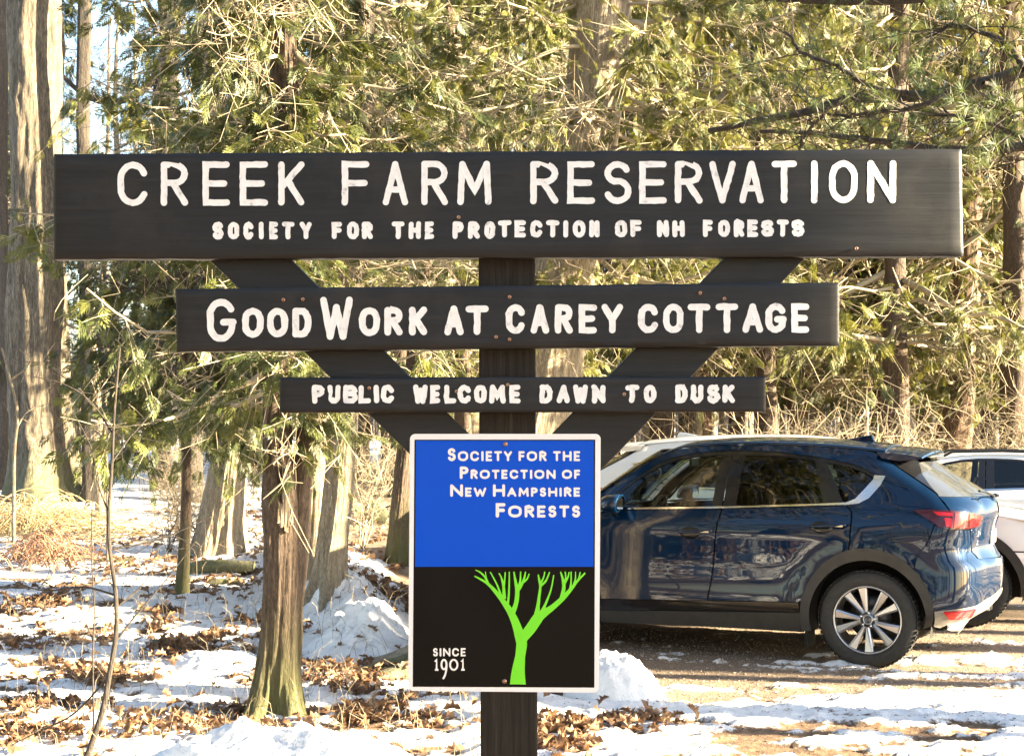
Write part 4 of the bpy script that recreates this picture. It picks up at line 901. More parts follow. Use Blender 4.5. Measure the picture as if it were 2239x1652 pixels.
V, F = scatter((bb, f_), np.column_stack([u, height(u[:, 0], u[:, 1]) + .002]), D, r_.uniform(.004, .016, K), r_.uniform(0, 6, K), r_)
mesh('forest_debris', V, F, M['leaf'], smooth=False, kind='stuff')
# brush pile on the left: tangled tan stalks
br = empty('brush_pile', (-4.7, 15.6, gz(-4.7, 15.6)), label='tangled heap of tan dead stalks and reddish brush before the huge oak', category='brush pile'); L0 = np.array(br.location)
for nm, mt, n, cxy, sx, hh in (('stalks', simple('straw', (.42, .32, .17), .8, var=.3), 420, (50, 1150), 1.15, .42), ('red_brush', simple('red_brush_stems', (.27, .15, .09), .8, var=.4), 170, (105, 1215), .45, .34)):
    tb = Tubes(); yy = foot(cxy[0], cxy[1] + 20); c = pos(cxy[0], 1200, yy)
    for i in range(n):
        a = r_.uniform(0, 6.28); L = r_.uniform(.4, 1.2) * (1 if nm == 'stalks' else .5); x = c[0] + r_.normal(0, sx * .5); y = yy + r_.normal(0, .35); z0 = gz(x, y); t = np.linspace(-1, 1, 7)
        h = hh * r_.uniform(.2, 1.1) * math.exp(-((x - c[0]) / sx) ** 2)
        Q = np.stack([x + math.cos(a) * L * .6 * t, y + math.sin(a) * L * .35 * t, z0 + h * (1 - t ** 2 * .8) + .02], 1) - L0; tb.add(Q, .0045, 3)
    V, F = tb.arrays(); mesh(nm, V, F, mt, br, kind='stuff')
# logs
def log(name, label, pts, r, sd, bk='oak_bark'):
    Y = foot(*pts[0]); p0 = pos(*pts[0], Y); root = empty(name, (p0[0], p0[1], gz(p0[0], p0[1])), label=label, category='log'); q = []
    for k, (px, py) in enumerate(pts):
        p = pos(px, py, Y); p[2] = gz(p[0], p[1]) + r[k] * .7; q.append(p - np.array(root.location))
    V, F = trunk_arrays(q, r, sd, .07, 0, .2, 40, 50, 12); n = 40; b = B(); b.add(V, [tuple(f) for f in F] + [tuple(range(n)), tuple(range(len(V) - 1, len(V) - n - 1, -1))]); b.build('bark', M[bk], root, True)
log('log', 'thick yellow-lit barked log lying behind the split cedar', [(395, 1258), (440, 1248), (500, 1252), (556, 1262)], (.05, .09, .085, .07), 401)
log('log', 'thinner log lying before the thick yellow-lit log', [(440, 1282), (480, 1272), (530, 1262)], (.02, .045, .04), 402)
log('log', 'short stub of log left of the dark thin sapling', [(205, 1236), (250, 1240), (285, 1246)], (.03, .05, .04), 403)
log('log', 'small dark broken piece of wood among leaves left of the split cedar', [(322, 1424), (345, 1440), (370, 1448)], (.02, .05, .045), 404)
log('rock', 'dark mossy stone half under snow in the clearing beyond', [(800, 1142), (820, 1140), (846, 1144)], (.08, .15, .07), 405); bpy.data.objects['rock']['category'] = 'rock'
# dark sapling standing nearest on the left
def sapling(label, pts, r, Y, twigs, mt, sd, nside=6):
    p0 = pos(*pts[0], Y); root = empty('sapling', (p0[0], p0[1], gz(p0[0], p0[1])), label=label, category='sapling'); L0 = np.array(root.location); rs = np.random.default_rng(sd)
    P = catmull([pos(x, y, Y) - L0 for x, y in pts], 40); P[0, 2] = min(P[0, 2], -.03); V, F = tube_np(P, np.linspace(r[0], r[1], 40), 8); mesh('stem', V, F, mt, root)
    tb = Tubes()
    for tw in twigs:
        Q = catmull([pos(x, y, Y + .04 * k) - L0 for k, (x, y) in enumerate(tw)], 14); tb.add(Q, np.linspace(r[1] * 1.1, r[1] * .35, 14), 4)
        for _ in range(4):
            i = rs.integers(3, 13); d = rs.normal(0, .06, 3); tb.add(np.array([Q[i], Q[i] + d, Q[i] + d * 1.9 + rs.normal(0, .015, 3)]), r[1] * .4, 3)
    V, F = tb.arrays(); mesh('twigs', V, F, mt, root, kind='stuff')
Ys = 7.75
sapling('crooked thin dark sapling standing alone on the snow at left', [(180, 1680), (222, 1560), (238, 1480), (254, 1380), (252, 1290), (240, 1200), (238, 1120), (245, 1010), (250, 900), (262, 760)], (.017, .0055), Ys,
        [[(240, 1200), (300, 1190), (370, 1170), (470, 1125)], [(254, 1400), (300, 1340), (360, 1270), (430, 1180)], [(252, 1300), (180, 1282), (90, 1290), (0, 1255)], [(245, 1010), (280, 960), (330, 900), (380, 790)], [(238, 1120), (215, 1060), (200, 980), (160, 900)], [(250, 1330), (300, 1290), (330, 1250)], [(236, 1480), (160, 1560), (80, 1600), (0, 1640)], [(248, 950), (200, 880), (140, 840), (60, 820)]], M['shade_bark'], 7)
sapling('hair-thin grey sapling just left of the crooked dark one', [(205, 1600), (203, 1450), (206, 1330), (200, 1200), (204, 1000)], (.006, .003), 8.3, [[(203, 1400), (180, 1330), (175, 1250)], [(202, 1250), (225, 1180), (230, 1120)]], M['shade_bark'], 8)
sapling('pale crooked sapling in front of the oak’s right flank', [(30, 1060), (32, 980), (38, 900), (20, 820), (4, 760)], (.02, .01), 15.5, [[(34, 940), (60, 900), (110, 880)], [(24, 830), (60, 800), (70, 760)]], M['pale_bark'], 9)
sapling('slim bright sapling left of the leaning lit cedar', [(236, 1080), (232, 1000), (226, 900), (222, 800), (228, 700), (220, 560)], (.018, .009), 14.8, [[(226, 900), (180, 860), (100, 790)], [(224, 820), (260, 770), (290, 700)], [(230, 960), (190, 930), (150, 920)]], M['pale_bark'], 10)
# ------------------------------------------------------------------ cars
def paintm(name, c, metal=.35, rough=.28):
    m, nt, p = newmat(name); v = coords(nt); n = noise(nt, v, 3, 6, .7)
    tc = nt.nodes.new('ShaderNodeTexCoord'); sx = nt.nodes.new('ShaderNodeSeparateXYZ'); nt.links.new(tc.outputs['Object'], sx.inputs[0])
    g = node(nt, 'ShaderNodeMapRange'); nt.links.new(sx.outputs[2], g.inputs[0]); g.inputs[1].default_value = .85; g.inputs[2].default_value = .35; g.inputs[3].default_value = .0; g.inputs[4].default_value = .14
    ml = node(nt, 'ShaderNodeMath', _operation='MULTIPLY'); nt.links.new(g.outputs[0], ml.inputs[0]); nt.links.new(n, ml.inputs[1])
    nt.links.new(mixc(nt, ml.outputs[0], c, (.16, .14, .12)), p.inputs['Base Color'])       # dried road salt, heavier low down
    setp(p, Metallic=metal, Roughness=rough, Coat_Weight=1.0, Coat_Roughness=.02, Coat_IOR=1.5, Specular_IOR_Level=.0)
    return m
CAR = dict(
 blue=paintm('dark_blue_paint', (.001, .012, .038), .22, .4), white=paintm('white_paint', (.78, .77, .74), 0, .35),
 black=simple('gloss_black', (.008, .008, .009), .12), clad=simple('grey_cladding', (.022, .021, .020), .6, var=.35, vscale=9), tyre=simple('tyre_rubber', (.022, .021, .02), .75, var=.3, vscale=30, bumps=.3),
 shell=simple('dark_shell', (.004, .004, .004), .9), chrome=simple('chrome', (.8, .8, .8), .12, 1.0), alloy=simple('alloy', (.42, .42, .44), .28, .9), alloyd=simple('alloy_dark', (.06, .06, .065), .4, .8),
 silver=simple('silver_valance', (.34, .33, .30), .42, .3, var=.25, vscale=10), seat=simple('seat_leather', (.03, .028, .026), .5), plate=simple('number_plate', (.7, .72, .68), .4))
def glassm(name, tint, alpha):
    m, nt, _ = newmat(name); t = node(nt, 'ShaderNodeBsdfTransparent'); t.inputs[0].default_value = (*tint, 1); g = node(nt, 'ShaderNodeBsdfGlossy'); g.inputs['Roughness'].default_value = .01
    f = node(nt, 'ShaderNodeFresnel', IOR=1.6); mx = node(nt, 'ShaderNodeMixShader'); nt.links.new(f.outputs[0], mx.inputs[0]); nt.links.new(t.outputs[0], mx.inputs[1]); nt.links.new(g.outputs[0], mx.inputs[2])
    nt.links.new(mx.outputs[0], nt.nodes['Material Output'].inputs[0]); return m
CAR['glass'] = glassm('clear_glass', (.78, .86, .80), 1); CAR['tint'] = glassm('tinted_glass', (.06, .07, .065), 1)
CAR['rearglass'] = simple('dusty_rear_glass', (.05, .052, .05), .22, 0, .8)
CAR['lamp'] = simple('red_lamp', (.55, .006, .01), .2, 0, .3); CAR['lampd'] = simple('dark_red_lamp', (.05, .003, .004), .15, 0, .4); CAR['lens'] = simple('headlamp_lens', (.32, .34, .36), .08, .4, 1.0)
CX_, CQ = 2.06, 11.09                                    # how the car's flank is met by the eye when tables below were measured
def interp(x, T): return np.interp(x, [a for a, _ in T], [b_ for _, b_ in T])
WZ = [(.2, .85), (.3, .875), (.42, .905), (.5, .912), (.62, .905), (.75, .903), (.88, .912), (.98, .922), (1.03, .920), (1.08, .905), (1.17, .865), (1.25, .825), (1.40, .755), (1.55, .675), (1.62, .62), (1.70, .55)]
XR = [(.2, .48), (.31, .56), (.39, .69), (.49, .78), (.60, .80), (.72, .80), (.78, .795), (.815, .76), (.90, .725), (1.045, .75), (1.12, .77), (1.18, .775), (1.23, .755), (1.29, .69), (1.40, .51), (1.50, .35), (1.56, .27), (1.62, .22), (1.70, .20)]
XF = [(.2, -3.42), (.4, -3.56), (.6, -3.60), (.8, -3.58), (.95, -3.50), (1.02, -3.38), (1.1, -3.30), (1.7, -3.2)]
def Wf(x, z):
    w = interp(z, WZ); w = w - .07 * np.clip((z - 1.17) / .45, 0, 1) * smooth(-1.0, .5, x) - .05 * np.clip((z - 1.17) / .4, 0, 1) * smooth(-1.3, -2.4, x)
    for cx in (0, -2.7):
        r = np.hypot(x - cx + .01, z - .36); w = w + .022 * np.exp(-((r - .52) / .09) ** 2) * (z < 1.0)
    # scoop along the doors that bends what they mirror
    w = w - .006 * np.exp(-((z - .58 - .06 * (x + 1.2)) / .13) ** 2) * smooth(-2.3, -1.9, x) * smooth(-.35, -.8, x)
    return w
def plan(u, z):
    """u: metres along the flank, running on round the rear and front corners to the centre line"""
    xr, xf = interp(z, XR), interp(z, XF); Rx = .30; Ry = .46; Fx = .5; Fy = .5
    xs, xg = xr - Rx, xf + Fx; w = Wf(np.clip(u, xg, xs), z)
    x = u.copy() if isinstance(u, np.ndarray) else np.array(u, float); y = -w.copy() * np.ones_like(x)
    a = .62                                              # corner arc length
    t = np.clip((u - xs) / a, 0, 1); th = t * np.pi / 2; rr = u > xs
    x = np.where(rr, xs + Rx * np.sin(th), x); y = np.where(rr, -(w - Ry) - Ry * np.cos(th), y)
    e = np.maximum(u - xs - a, 0); rest = w - Ry; y = np.where(e > 0, -(rest - e), y); x = np.where(e > 0, xr + .07 * (1 - ((rest - e) / rest) ** 2), x)
    t = np.clip((xg - u) / .75, 0, 1); th = t * np.pi / 2; ff = u < xg
    x = np.where(ff, xg - Fx * np.sin(th), x); y = np.where(ff, -(w - Fy) - Fy * np.cos(th), y)
    e = np.maximum(xg - .75 - u, 0); rest = w - Fy; y = np.where(e > 0, -(rest - e), y); x = np.where(e > 0, xf - .06 * (1 - ((rest - e) / rest) ** 2), x)
    return x, y
def uc(z): return float(interp(z, XR) - .30 + .62 + (interp(z, WZ) - .46))
def uf(z): return float(interp(z, XF) + .5 - .75 - (interp(z, WZ) - .5))
def QZ(z): return interp(z, [(0, .04), (.3, .02), (.9, 0), (1.0, .005), (1.17, .06), (1.55, .26), (1.66, .36)])
def PU(xs, z):
    """flank-table point -> (u, z) on the body"""
    if xs < -.3 and z < 1.2: return (xs, z)
    q0 = QZ(z); uu = np.linspace(-2.6, uc(z), 900); zz = z
    for _ in range(3):
        x, y = plan(uu, zz); q = y + .92; s = CX_ + (x - CX_) * (CQ + q0) / (CQ + q); k = int(np.argmax(s)); s = s[:k + 1]; i = int(np.argmin(abs(s - xs)))
        zz = 1.8 + (z - 1.8) * (CQ + q[i]) / (CQ + q0)
    return (float(uu[i]), float(zz))
def dens(P, step=.05, closed=True):
    out = []; n = len(P)
    for i in range(n if closed else n - 1):
        a = np.array(P[i]); c = np.array(P[(i + 1) % n]); m = max(1, int(np.linalg.norm(c - a) / step))
        out += [tuple(a + (c - a) * k / m) for k in range(m)]
    return out
def ring(cx, cz, r, a0, a1, n=24): return [(cx + r * math.cos(R(a0 + (a1 - a0) * i / n)), cz + r * math.sin(R(a0 + (a1 - a0) * i / n))) for i in range(n + 1)]
PANELS = {}
def panel_arrays(poly, off=0.0, step=.05, thick=.012, both=False):
    P = dens(poly, step); n = len(P); A = np.array(P)
    x0, z0 = A.min(0); x1, z1_ = A.max(0); G_ = []
    # interior points well inside the outline
    def inside(px, pz):
        c = False; j = n - 1
        for i in range(n):
            if (P[i][1] > pz) != (P[j][1] > pz) and px < (P[j][0] - P[i][0]) * (pz - P[i][1]) / (P[j][1] - P[i][1]) + P[i][0]: c = not c
            j = i
        return c
    for gx in np.arange(x0, x1, step):
        for gz_ in np.arange(z0, z1_, step * .8):
            if np.min((A[:, 0] - gx) ** 2 + (A[:, 1] - gz_) ** 2) > (step * .45) ** 2 and inside(gx, gz_): G_.append((gx, gz_))
    vs_, _, fs, *_ = delaunay_2d_cdt([Vector(p) for p in P + G_], [], [list(range(n))], 1, 1e-6)
    U = np.array([tuple(v) for v in vs_]); F = [tuple(f) for f in fs]
    x, y = plan(U[:, 0], U[:, 1]); e = .004; x1_, y1 = plan(U[:, 0] + e, U[:, 1]); x2, y2 = plan(U[:, 0] - e, U[:, 1]); xa, ya = plan(U[:, 0], U[:, 1] + e)
    Pn = np.stack([x, y, U[:, 1]], 1); du = np.stack([x1_ - x2, y1 - y2, 0 * x], 1) / (2 * e); dv = np.stack([xa - x, ya - y, 0 * x + e], 1) / e
    N = np.cross(du, dv); N /= np.linalg.norm(N, axis=1, keepdims=True); N[N[:, 1] > .9] *= -1
    V = Pn + N * off
    V2 = Pn + N * (off - thick)
    f0 = F[0]; nn = np.cross(V[f0[1]] - V[f0[0]], V[f0[2]] - V[f0[0]])
    if np.dot(nn, N[f0[0]]) < 0: F = [f[::-1] for f in F]
    # rim
    from collections import Counter
    ec = Counter(); 
    for f in F:
        for a, c in zip(f, f[1:] + f[:1]): ec[(a, c)] += 1
    rim = [(a, c) for (a, c) in ec if (c, a) not in ec]; K = len(V)
    Vall = np.vstack([V, V2]); Fall = list(F) + [(c, a, a + K, c + K) for a, c in rim]
    return Vall, Fall
def mirror(V, F): return V * np.array([1, -1, 1]), [f[::-1] for f in F]
def opening(pts): return [PU(*p) for p in pts]
ROOFED = [(-2.34, 1.07), (-2.147, 1.255), (-2.013, 1.355), (-1.891, 1.44), (-1.775, 1.515), (-1.674, 1.572), (-1.528, 1.622), (-1.3, 1.648), (-1.126, 1.656), (-.8, 1.657), (-.428, 1.645), (-.2, 1.63), (.036, 1.606), (.075, 1.60)]
ARCH = lambda cx, a0, a1, r=.500, dz=1.06: [(cx + .99 * r * math.cos(R(a)), .36 + r * dz * math.sin(R(a))) for a in np.linspace(a0, a1, 18)]
def car(name, label, paint, loc, yaw, group=None, zs=1.0, rails=False, rearpaint=True, plates=True, xs_=1.0):
    root = empty(name, loc, yaw, label=label, category='car', group=group); root.scale = (xs_, 1, zs)
    def pan(nm, poly, mat, off=0.0, both=True, step=.05, parent=None, thick=.012, joined=False, **p):
        key = (nm, off)
        V, F = panel_arrays(poly, off, step, thick)
        if joined:
            V2, F2 = mirror(V, F); n = len(V); return auto_sharp(mesh(nm, np.vstack([V, V2]), F + [tuple(i + n for i in f) for f in F2], mat, parent or root, True, **p), 40)
        o = auto_sharp(mesh(nm, V, F, mat, parent or root, True, **p), 40)
        if both:
            V2, F2 = mirror(V, F); auto_sharp(mesh(nm, V2, F2, mat, parent or root, True), 40)
        return o
    arcR = ARCH(0, 78, 168)
    # quarter, C pillar and roof rail in one pressing
    top = [(-.175, 1.213), (-.074, 1.222), (-.003, 1.262), (.075, 1.36), (.105, 1.432), (.02, 1.440), (-.059, 1.482), (-.177, 1.522), (-.304, 1.548), (-.45, 1.572), (-.72, 1.603), (-1.0, 1.613), (-1.2, 1.610), (-1.4, 1.592), (-1.566, 1.557), (-1.677, 1.518), (-1.8, 1.440), (-1.93, 1.345), (-2.08, 1.20), (-2.14, 1.115)]
    roofl = ROOFED[:-1]
    cut = [(.077, 1.585), (.121, 1.541), (.2, 1.484), (.355, 1.388), (.485, 1.303), (.532, 1.245), (.589, 1.185)]
    seam = [(.52, 1.10), (.48, 1.083), (.449, .974), (.363, .856)]
    poly = [(-.128, .885), (-.118, .941), (-.112, 1.09), (-.114, 1.163), (-.15, 1.205)] + top + roofl
    cutu = opening(cut + seam); arcq = [p for p in ARCH(0, 47, 103.5)]
    pan('quarter_panel', poly + cutu + arcq, paint)
    rd = [(-1.218, .455), (-1.213, .494), (-1.192, .595), (-1.170, .752), (-1.157, .909), (-1.139, 1.048), (-1.113, 1.160), (-.37, 1.198), (-.165, 1.207), (-.124, 1.160), (-.124, 1.09), (-.129, .941), (-.138, .888)] + ARCH(0, 105, 167)[0:] + [(-.516, .478)]
    rdoor = pan('rear_door', rd, paint, both=False); V, F = panel_arrays(rd); V, F = mirror(V, F); mesh('rear_door', V, F, paint, root, True)
    fd = [(-2.10, .425), (-1.229, .452), (-1.224, .494), (-1.203, .595), (-1.181, .752), (-1.168, .909), (-1.150, 1.048), (-1.124, 1.159), (-1.9, 1.134), (-2.13, 1.105), (-2.16, .9), (-2.13, .6)]
    fdoor = pan('front_door', fd, paint, both=False); V, F = panel_arrays(fd); V, F = mirror(V, F); mesh('front_door', V, F, paint, root, True)
    ff = [(-2.105, .43), (-2.135, .6), (-2.166, .9), (-2.137, 1.105), (-2.34, 1.08), (-2.7, 1.055), (-3.05, 1.0), (-3.28, .93), (-3.32, .80)] + ARCH(-2.7, 125, 12)[::-1][0:] if False else [(-2.105, .43), (-2.135, .6), (-2.166, .9), (-2.137, 1.105), (-2.34, 1.07), (-2.7, 1.04), (-3.05, .985), (-3.2, .95), (-3.20, .70)] + ARCH(-2.7, 140, 12)
    pan('fender', ff, paint)
    pan('front_bumper', [(-3.21, .69), (-3.21, .74), (-3.55, .76), (uf(.78), .78), (uf(.55), .55), (uf(.3), .30), (-3.5, .28), (-3.25, .30), (-3.19, .36)] + ARCH(-2.7, 172, 142), paint, joined=True)
    pan('grille', [(-3.98, .50), (-3.95, .85), (uf(.9), .90), (uf(.45), .45)], CAR['black'], .012, joined=True)
    hl = pan('headlight', [(-3.22, .89), (-3.35, .83), (-3.7, .80), (-4.0, .78), (-4.02, .86), (-3.6, .93), (-3.25, .96)], CAR['lens'], .012)
    pan('nose', [(-3.21, .75), (-3.205, .955), (-3.4, .965), (uf(.95), .95), (uf(.79), .79), (-3.55, .77)], paint, joined=True)
    # cladding
    rock = [(-2.12, .235), (-2.12, .33), (-.50, .395), (-.50, .255)]
    pan('sill', rock, CAR['clad'], .006); pan('sill_trim', [(-2.12, .334), (-2.12, .418), (-.51, .472), (-.50, .40)], CAR['black'], .0)
    for cx, a0, a1 in ((0, -2, 191), (-2.7, -11, 186)):
        outer = [(cx + .505 * .99 * math.cos(R(a)), .36 + .505 * 1.07 * math.sin(R(a))) for a in np.linspace(a0, a1, 34)]
        inner = [(cx + .435 * math.cos(R(a)), .36 + .435 * 1.04 * math.sin(R(a))) for a in np.linspace(a1 + 2, a0 - 3, 30)]
        pan('wheel_arch', outer + inner, CAR['clad'], .010, thick=.05)
    # windows and their black frames
    fg = [(-2.09, 1.152), (-1.927, 1.315), (-1.799, 1.408), (-1.677, 1.484), (-1.566, 1.524), (-1.406, 1.560), (-1.183, 1.576), (-1.205, 1.182)]
    rg = [(-1.0, 1.576), (-.719, 1.573), (-.438, 1.538), (-.342, 1.225), (-1.012, 1.192)]
    qg = [(-.304, 1.515), (-.177, 1.492), (-.059, 1.452), (.015, 1.412), (-.03, 1.35), (-.106, 1.262), (-.165, 1.236)]
    pan('front_window', fg, CAR['glass'], -.008, thick=.003); pan('rear_door_window', rg, CAR['tint'], -.008, thick=.003); pan('quarter_window', qg, CAR['tint'], -.008, thick=.003)
    pan('window_trim', [(-2.10, 1.150), (-1.927, 1.317), (-1.799, 1.410), (-1.677, 1.486), (-1.566, 1.526), (-1.406, 1.562), (-1.183, 1.578), (-1.0, 1.578), (-.719, 1.575), (-.438, 1.54), (-.304, 1.517), (-.177, 1.494), (-.059, 1.454), (.02, 1.416),
        (.02, 1.437), (-.059, 1.479), (-.177, 1.519), (-.304, 1.545), (-.45, 1.569), (-.72, 1.600), (-1.0, 1.610), (-1.2, 1.607), (-1.4, 1.589), (-1.566, 1.554), (-1.677, 1.515), (-1.8, 1.437), (-1.93, 1.342), (-2.08, 1.197), (-2.13, 1.15)], CAR['black'], -.003)
    pan('door_pillar', [(-1.183, 1.577), (-1.108, 1.577), (-1.124, 1.182), (-1.205, 1.181)], CAR['black'], -.003); pan('door_pillar', [(-1.098, 1.577), (-1.002, 1.577), (-1.014, 1.188), (-1.114, 1.183)], CAR['black'], -.003)
    pan('door_pillar', [(-.438, 1.539), (-.345, 1.525), (-.19, 1.225), (-.342, 1.224)], CAR['black'], -.003)
    pan('chrome_strip', [(-2.12, 1.120), (-1.9, 1.140), (-1.117, 1.166), (-.37, 1.203), (-.17, 1.212), (-.074, 1.224), (-.003, 1.264), (.073, 1.362), (.101, 1.429), (.018, 1.433), (.012, 1.40), (-.035, 1.34), (-.106, 1.256), (-.17, 1.230), (-.37, 1.217), (-1.117, 1.180), (-1.9, 1.154), (-2.10, 1.136)], CAR['chrome'], .005, step=.03)
    # rear
    w_ = lambda z: (uc(z), z)
    tg = opening([(.60, 1.183), (.547, 1.245), (.505, 1.285)]) + [w_(1.262), w_(1.0), w_(.795)] + opening([(.80, .85), (.752, .90), (.745, .98), (.74, 1.06), (.66, 1.12)])
    tail = pan('tailgate', tg, paint, joined=True)
    rw = opening([(.352, 1.505), (.372, 1.45), (.44, 1.36), (.505, 1.292)]) + [w_(1.268), w_(1.535)] + opening([(.34, 1.535)])
    pan('rear_window', rw, CAR['rearglass'], -.004, joined=True)
    pan('rear_pillar', opening([(.098, 1.58), (.128, 1.545), (.206, 1.489), (.36, 1.394), (.49, 1.31), (.50, 1.296), (.435, 1.362), (.366, 1.452), (.345, 1.507), (.335, 1.545), (.2, 1.575)]), CAR['black'], .002)
    bp = [PU(.367, .853), PU(.453, .972), PU(.485, 1.079), PU(.60, 1.05), PU(.735, 1.055), PU(.740, .98), PU(.746, .90), PU(.79, .85)] + [w_(.787), w_(.56)] + [PU(.768, .507), PU(.546, .468), (.505, .456)] + [p for p in ARCH(0, 12, 46)]
    pan('rear_bumper', bp, paint, joined=True)
    va = [PU(.485, .454), PU(.546, .464), PU(.768, .503)] + [w_(.555), w_(.36)] + [PU(.74, .325), PU(.60, .32), PU(.48, .345)]
    val = pan('valance', va, CAR['silver'], .004, joined=True)
    pan('reflector', opening([(.546, .462), (.765, .498), (.73, .436), (.577, .414)]), CAR['lamp'], .024, step=.03)
    V, F = panel_arrays([(-.02, -.02)], 0) if False else (None, None)
    for s in (-1, 1):
        b = B(); x, y = plan(np.array([PU(.80, .425)[0]]), np.array([.42])); b.lathe([(.030, -.08), (.036, .02), (.043, .02), (.043, -.08)], 20, 'z', (0, 0, 0)); o = b.build('exhaust', CAR['chrome'], root, True); o.location = (float(x[0]) - .03, float(y[0]) * -s + s * .03 if False else s * (abs(float(y[0])) - .02), .415); o.rotation_euler = (0, R(90), 0)
        b = B(); b.lathe([(0, .0), (.036, .0)], 20, 'z'); o = b.build('exhaust_bore', CAR['shell'], root); o.location = (float(x[0]) + .004, s * (abs(float(y[0])) - .02), .415); o.rotation_euler = (0, R(90), 0)
    lt_ = opening([(.329, 1.181), (.443, 1.187), (.586, 1.183), (.728, 1.176), (.81, 1.149), (.788, 1.091), (.733, 1.065), (.592, 1.052), (.521, 1.064), (.433, 1.118)])
    tl = pan('tail_light', lt_, CAR['lampd'], .014, both=False, step=.03)
    for pl in ([(.47, 1.172), (.60, 1.168), (.60, 1.145), (.50, 1.148)], [(.62, 1.168), (.70, 1.165), (.70, 1.072), (.61, 1.066)], [(.715, 1.162), (.795, 1.148), (.785, 1.128), (.715, 1.138)], [(.715, 1.125), (.782, 1.115), (.775, 1.090), (.715, 1.078)], [(.545, 1.132), (.60, 1.13), (.60, 1.07), (.56, 1.072)]):
        pan('lamp_segment', opening(pl), CAR['lamp'], .018, both=False, step=.03, parent=tl, thick=.004)
    V, F = panel_arrays(lt_, .014, .03); V, F = mirror(V, F); mesh('tail_light', V, F, CAR['lamp'], root, True)
    # fuel flap
    fl = [(.297 + .118 * math.copysign(abs(math.cos(R(a))) ** .6, math.cos(R(a))), 1.024 + .072 * math.copysign(abs(math.sin(R(a))) ** .6, math.sin(R(a)))) for a in range(0, 360, 12)]
    fo = [(.297 + .122 * math.copysign(abs(math.cos(R(a))) ** .6, math.cos(R(a))), 1.024 + .076 * math.copysign(abs(math.sin(R(a))) ** .6, math.sin(R(a)))) for a in range(0, 360, 12)]
    f0 = pan('fuel_flap', fo, CAR['black'], .0012, both=False, step=.04, thick=.001); pan('flap_skin', fl, paint, .0030, both=False, step=.04, parent=f0, thick=.0015)
    # dark inner shell so that the gaps between panels read as gaps
    shell = [(-3.2, .30), (-3.2, .92), (-2.3, 1.05), (-1.9, 1.12), (-.37, 1.18), (-.1, 1.2), (.05, 1.2)] + opening([(.45, 1.2)]) + [w_(1.2), w_(.40)] + [(.47, .40)] + ARCH(0, 8, 172, .46, 1.06) + [(-.47, .30), (-2.2, .30)] + ARCH(-2.7, 8, 172, .46, 1.06)
    pan('inner_shell', shell, CAR['shell'], -.022, joined=True, step=.09, thick=.004)
    # shell up the C pillar and rear corner
    b = B(); b.box(-2.2, -.5, -.80, .80, .235, .36); b.box(-3.2, -2.2, -.5, .5, .25, .8); b.box(-.5, .50, -.55, .55, .27, .8); b.box(.45, .55, -.70, .70, .30, .5)
    for cx in (0, -2.7):
        for s in (-1, 1):
            n = 22; V = []; 
            for k in range(n + 1):
                a = R(-15 + 210 * k / n)
                for yy in (.84, .50): V.append((cx + .455 * math.cos(a), s * yy, .36 + .455 * 1.03 * math.sin(a)))
            b.add(V, [(2 * k, 2 * k + 1, 2 * k + 3, 2 * k + 2) for k in range(n)])
    b.build('underbody', CAR['shell'], root)
    # roof, windscreen, bonnet
    def loft(nm, E, mat, crown, bulge=0, n=14, extra=None, **p):
        V = []; 
        for x, z in E:
            w = float(Wf(np.array(x), np.array(z))) + .002
            for j in range(n + 1):
                t = -1 + 2 * j / n; V.append((x - bulge * (1 - t * t), w * t, z + .002 + crown * (1 - abs(t) ** 2.4)))
        m = n + 1; F = [(i * m + j, i * m + j + 1, (i + 1) * m + j + 1, (i + 1) * m + j) for i in range(len(E) - 1) for j in range(n)]
        o = mesh(nm, V, F, mat, root, True, **p); so = o.modifiers.new('t', 'SOLIDIFY'); so.thickness = .01; so.offset = -1; return o
    rt = catmull([(a, c, 0) for a, c in ROOFED[5:]], 30)[:, :2]
    loft('roof', rt, paint, .046)
    ws = catmull([(a, c, 0) for a, c in ROOFED[:6]], 14)[:, :2]
    loft('windscreen', ws, CAR['glass'], .03, .16)
    loft('bonnet', [(-2.12, 1.105), (-2.3, 1.085), (-2.6, 1.055), (-2.9, 1.02), (-3.15, .975), (-3.3, .955), (-3.45, .94)], paint, .05, 0)
    # spoiler
    sv = []; sf = []; prof = [(.02, 1.603, .63), (.14, 1.598, .61), (.24, 1.588, .595), (.345, 1.570, .57), (.35, 1.558, .57), (.26, 1.548, .58), (.18, 1.540, .60), (.06, 1.56, .63)]; n = 14
    for x, z, w in prof:
        for j in range(n + 1):
            t = -1 + 2 * j / n; sv.append((x + .05 * (1 - t * t), w * t, z + .044 * (1 - abs(t) ** 2.4)))
    m = n + 1; sf = [(i * m + j, (i + 1) % 8 * m + j, (i + 1) % 8 * m + j + 1, i * m + j + 1) for i in range(8) for j in range(n)] + [tuple(i * m for i in range(8)), tuple(i * m + n for i in range(7, -1, -1))]
    auto_sharp(mesh('spoiler', sv, sf, paint, root, True), 45)
    if not rails:
        b = B(); b.prism([(-.36, 1.690), (-.10, 1.676), (-.125, 1.735), (-.20, 1.722)], -.018, .018); o = b.build('aerial', paint, root)
        o.modifiers.new('e', 'BEVEL').width = .008
    else:
        for s in (-1, 1): b = B(); b.tube([(-1.6, s * .60, 1.64), (-1.5, s * .6, 1.70), (-.9, s * .6, 1.715), (-.1, s * .58, 1.68), (.02, s * .58, 1.63)], .018, 8); b.build('roof_rail', CAR['black'], root, True)
    # wiper on the rear window
    b = B(); b.tube([(.815, -.02, 1.262), (.77, -.2, 1.30), (.74, -.38, 1.315)], .010, 6); b.lathe([(0, .03), (.03, .02), (.035, 0)], 14, 'z', (.815, 0, 1.255)); b.build('wiper', CAR['black'], root, True)
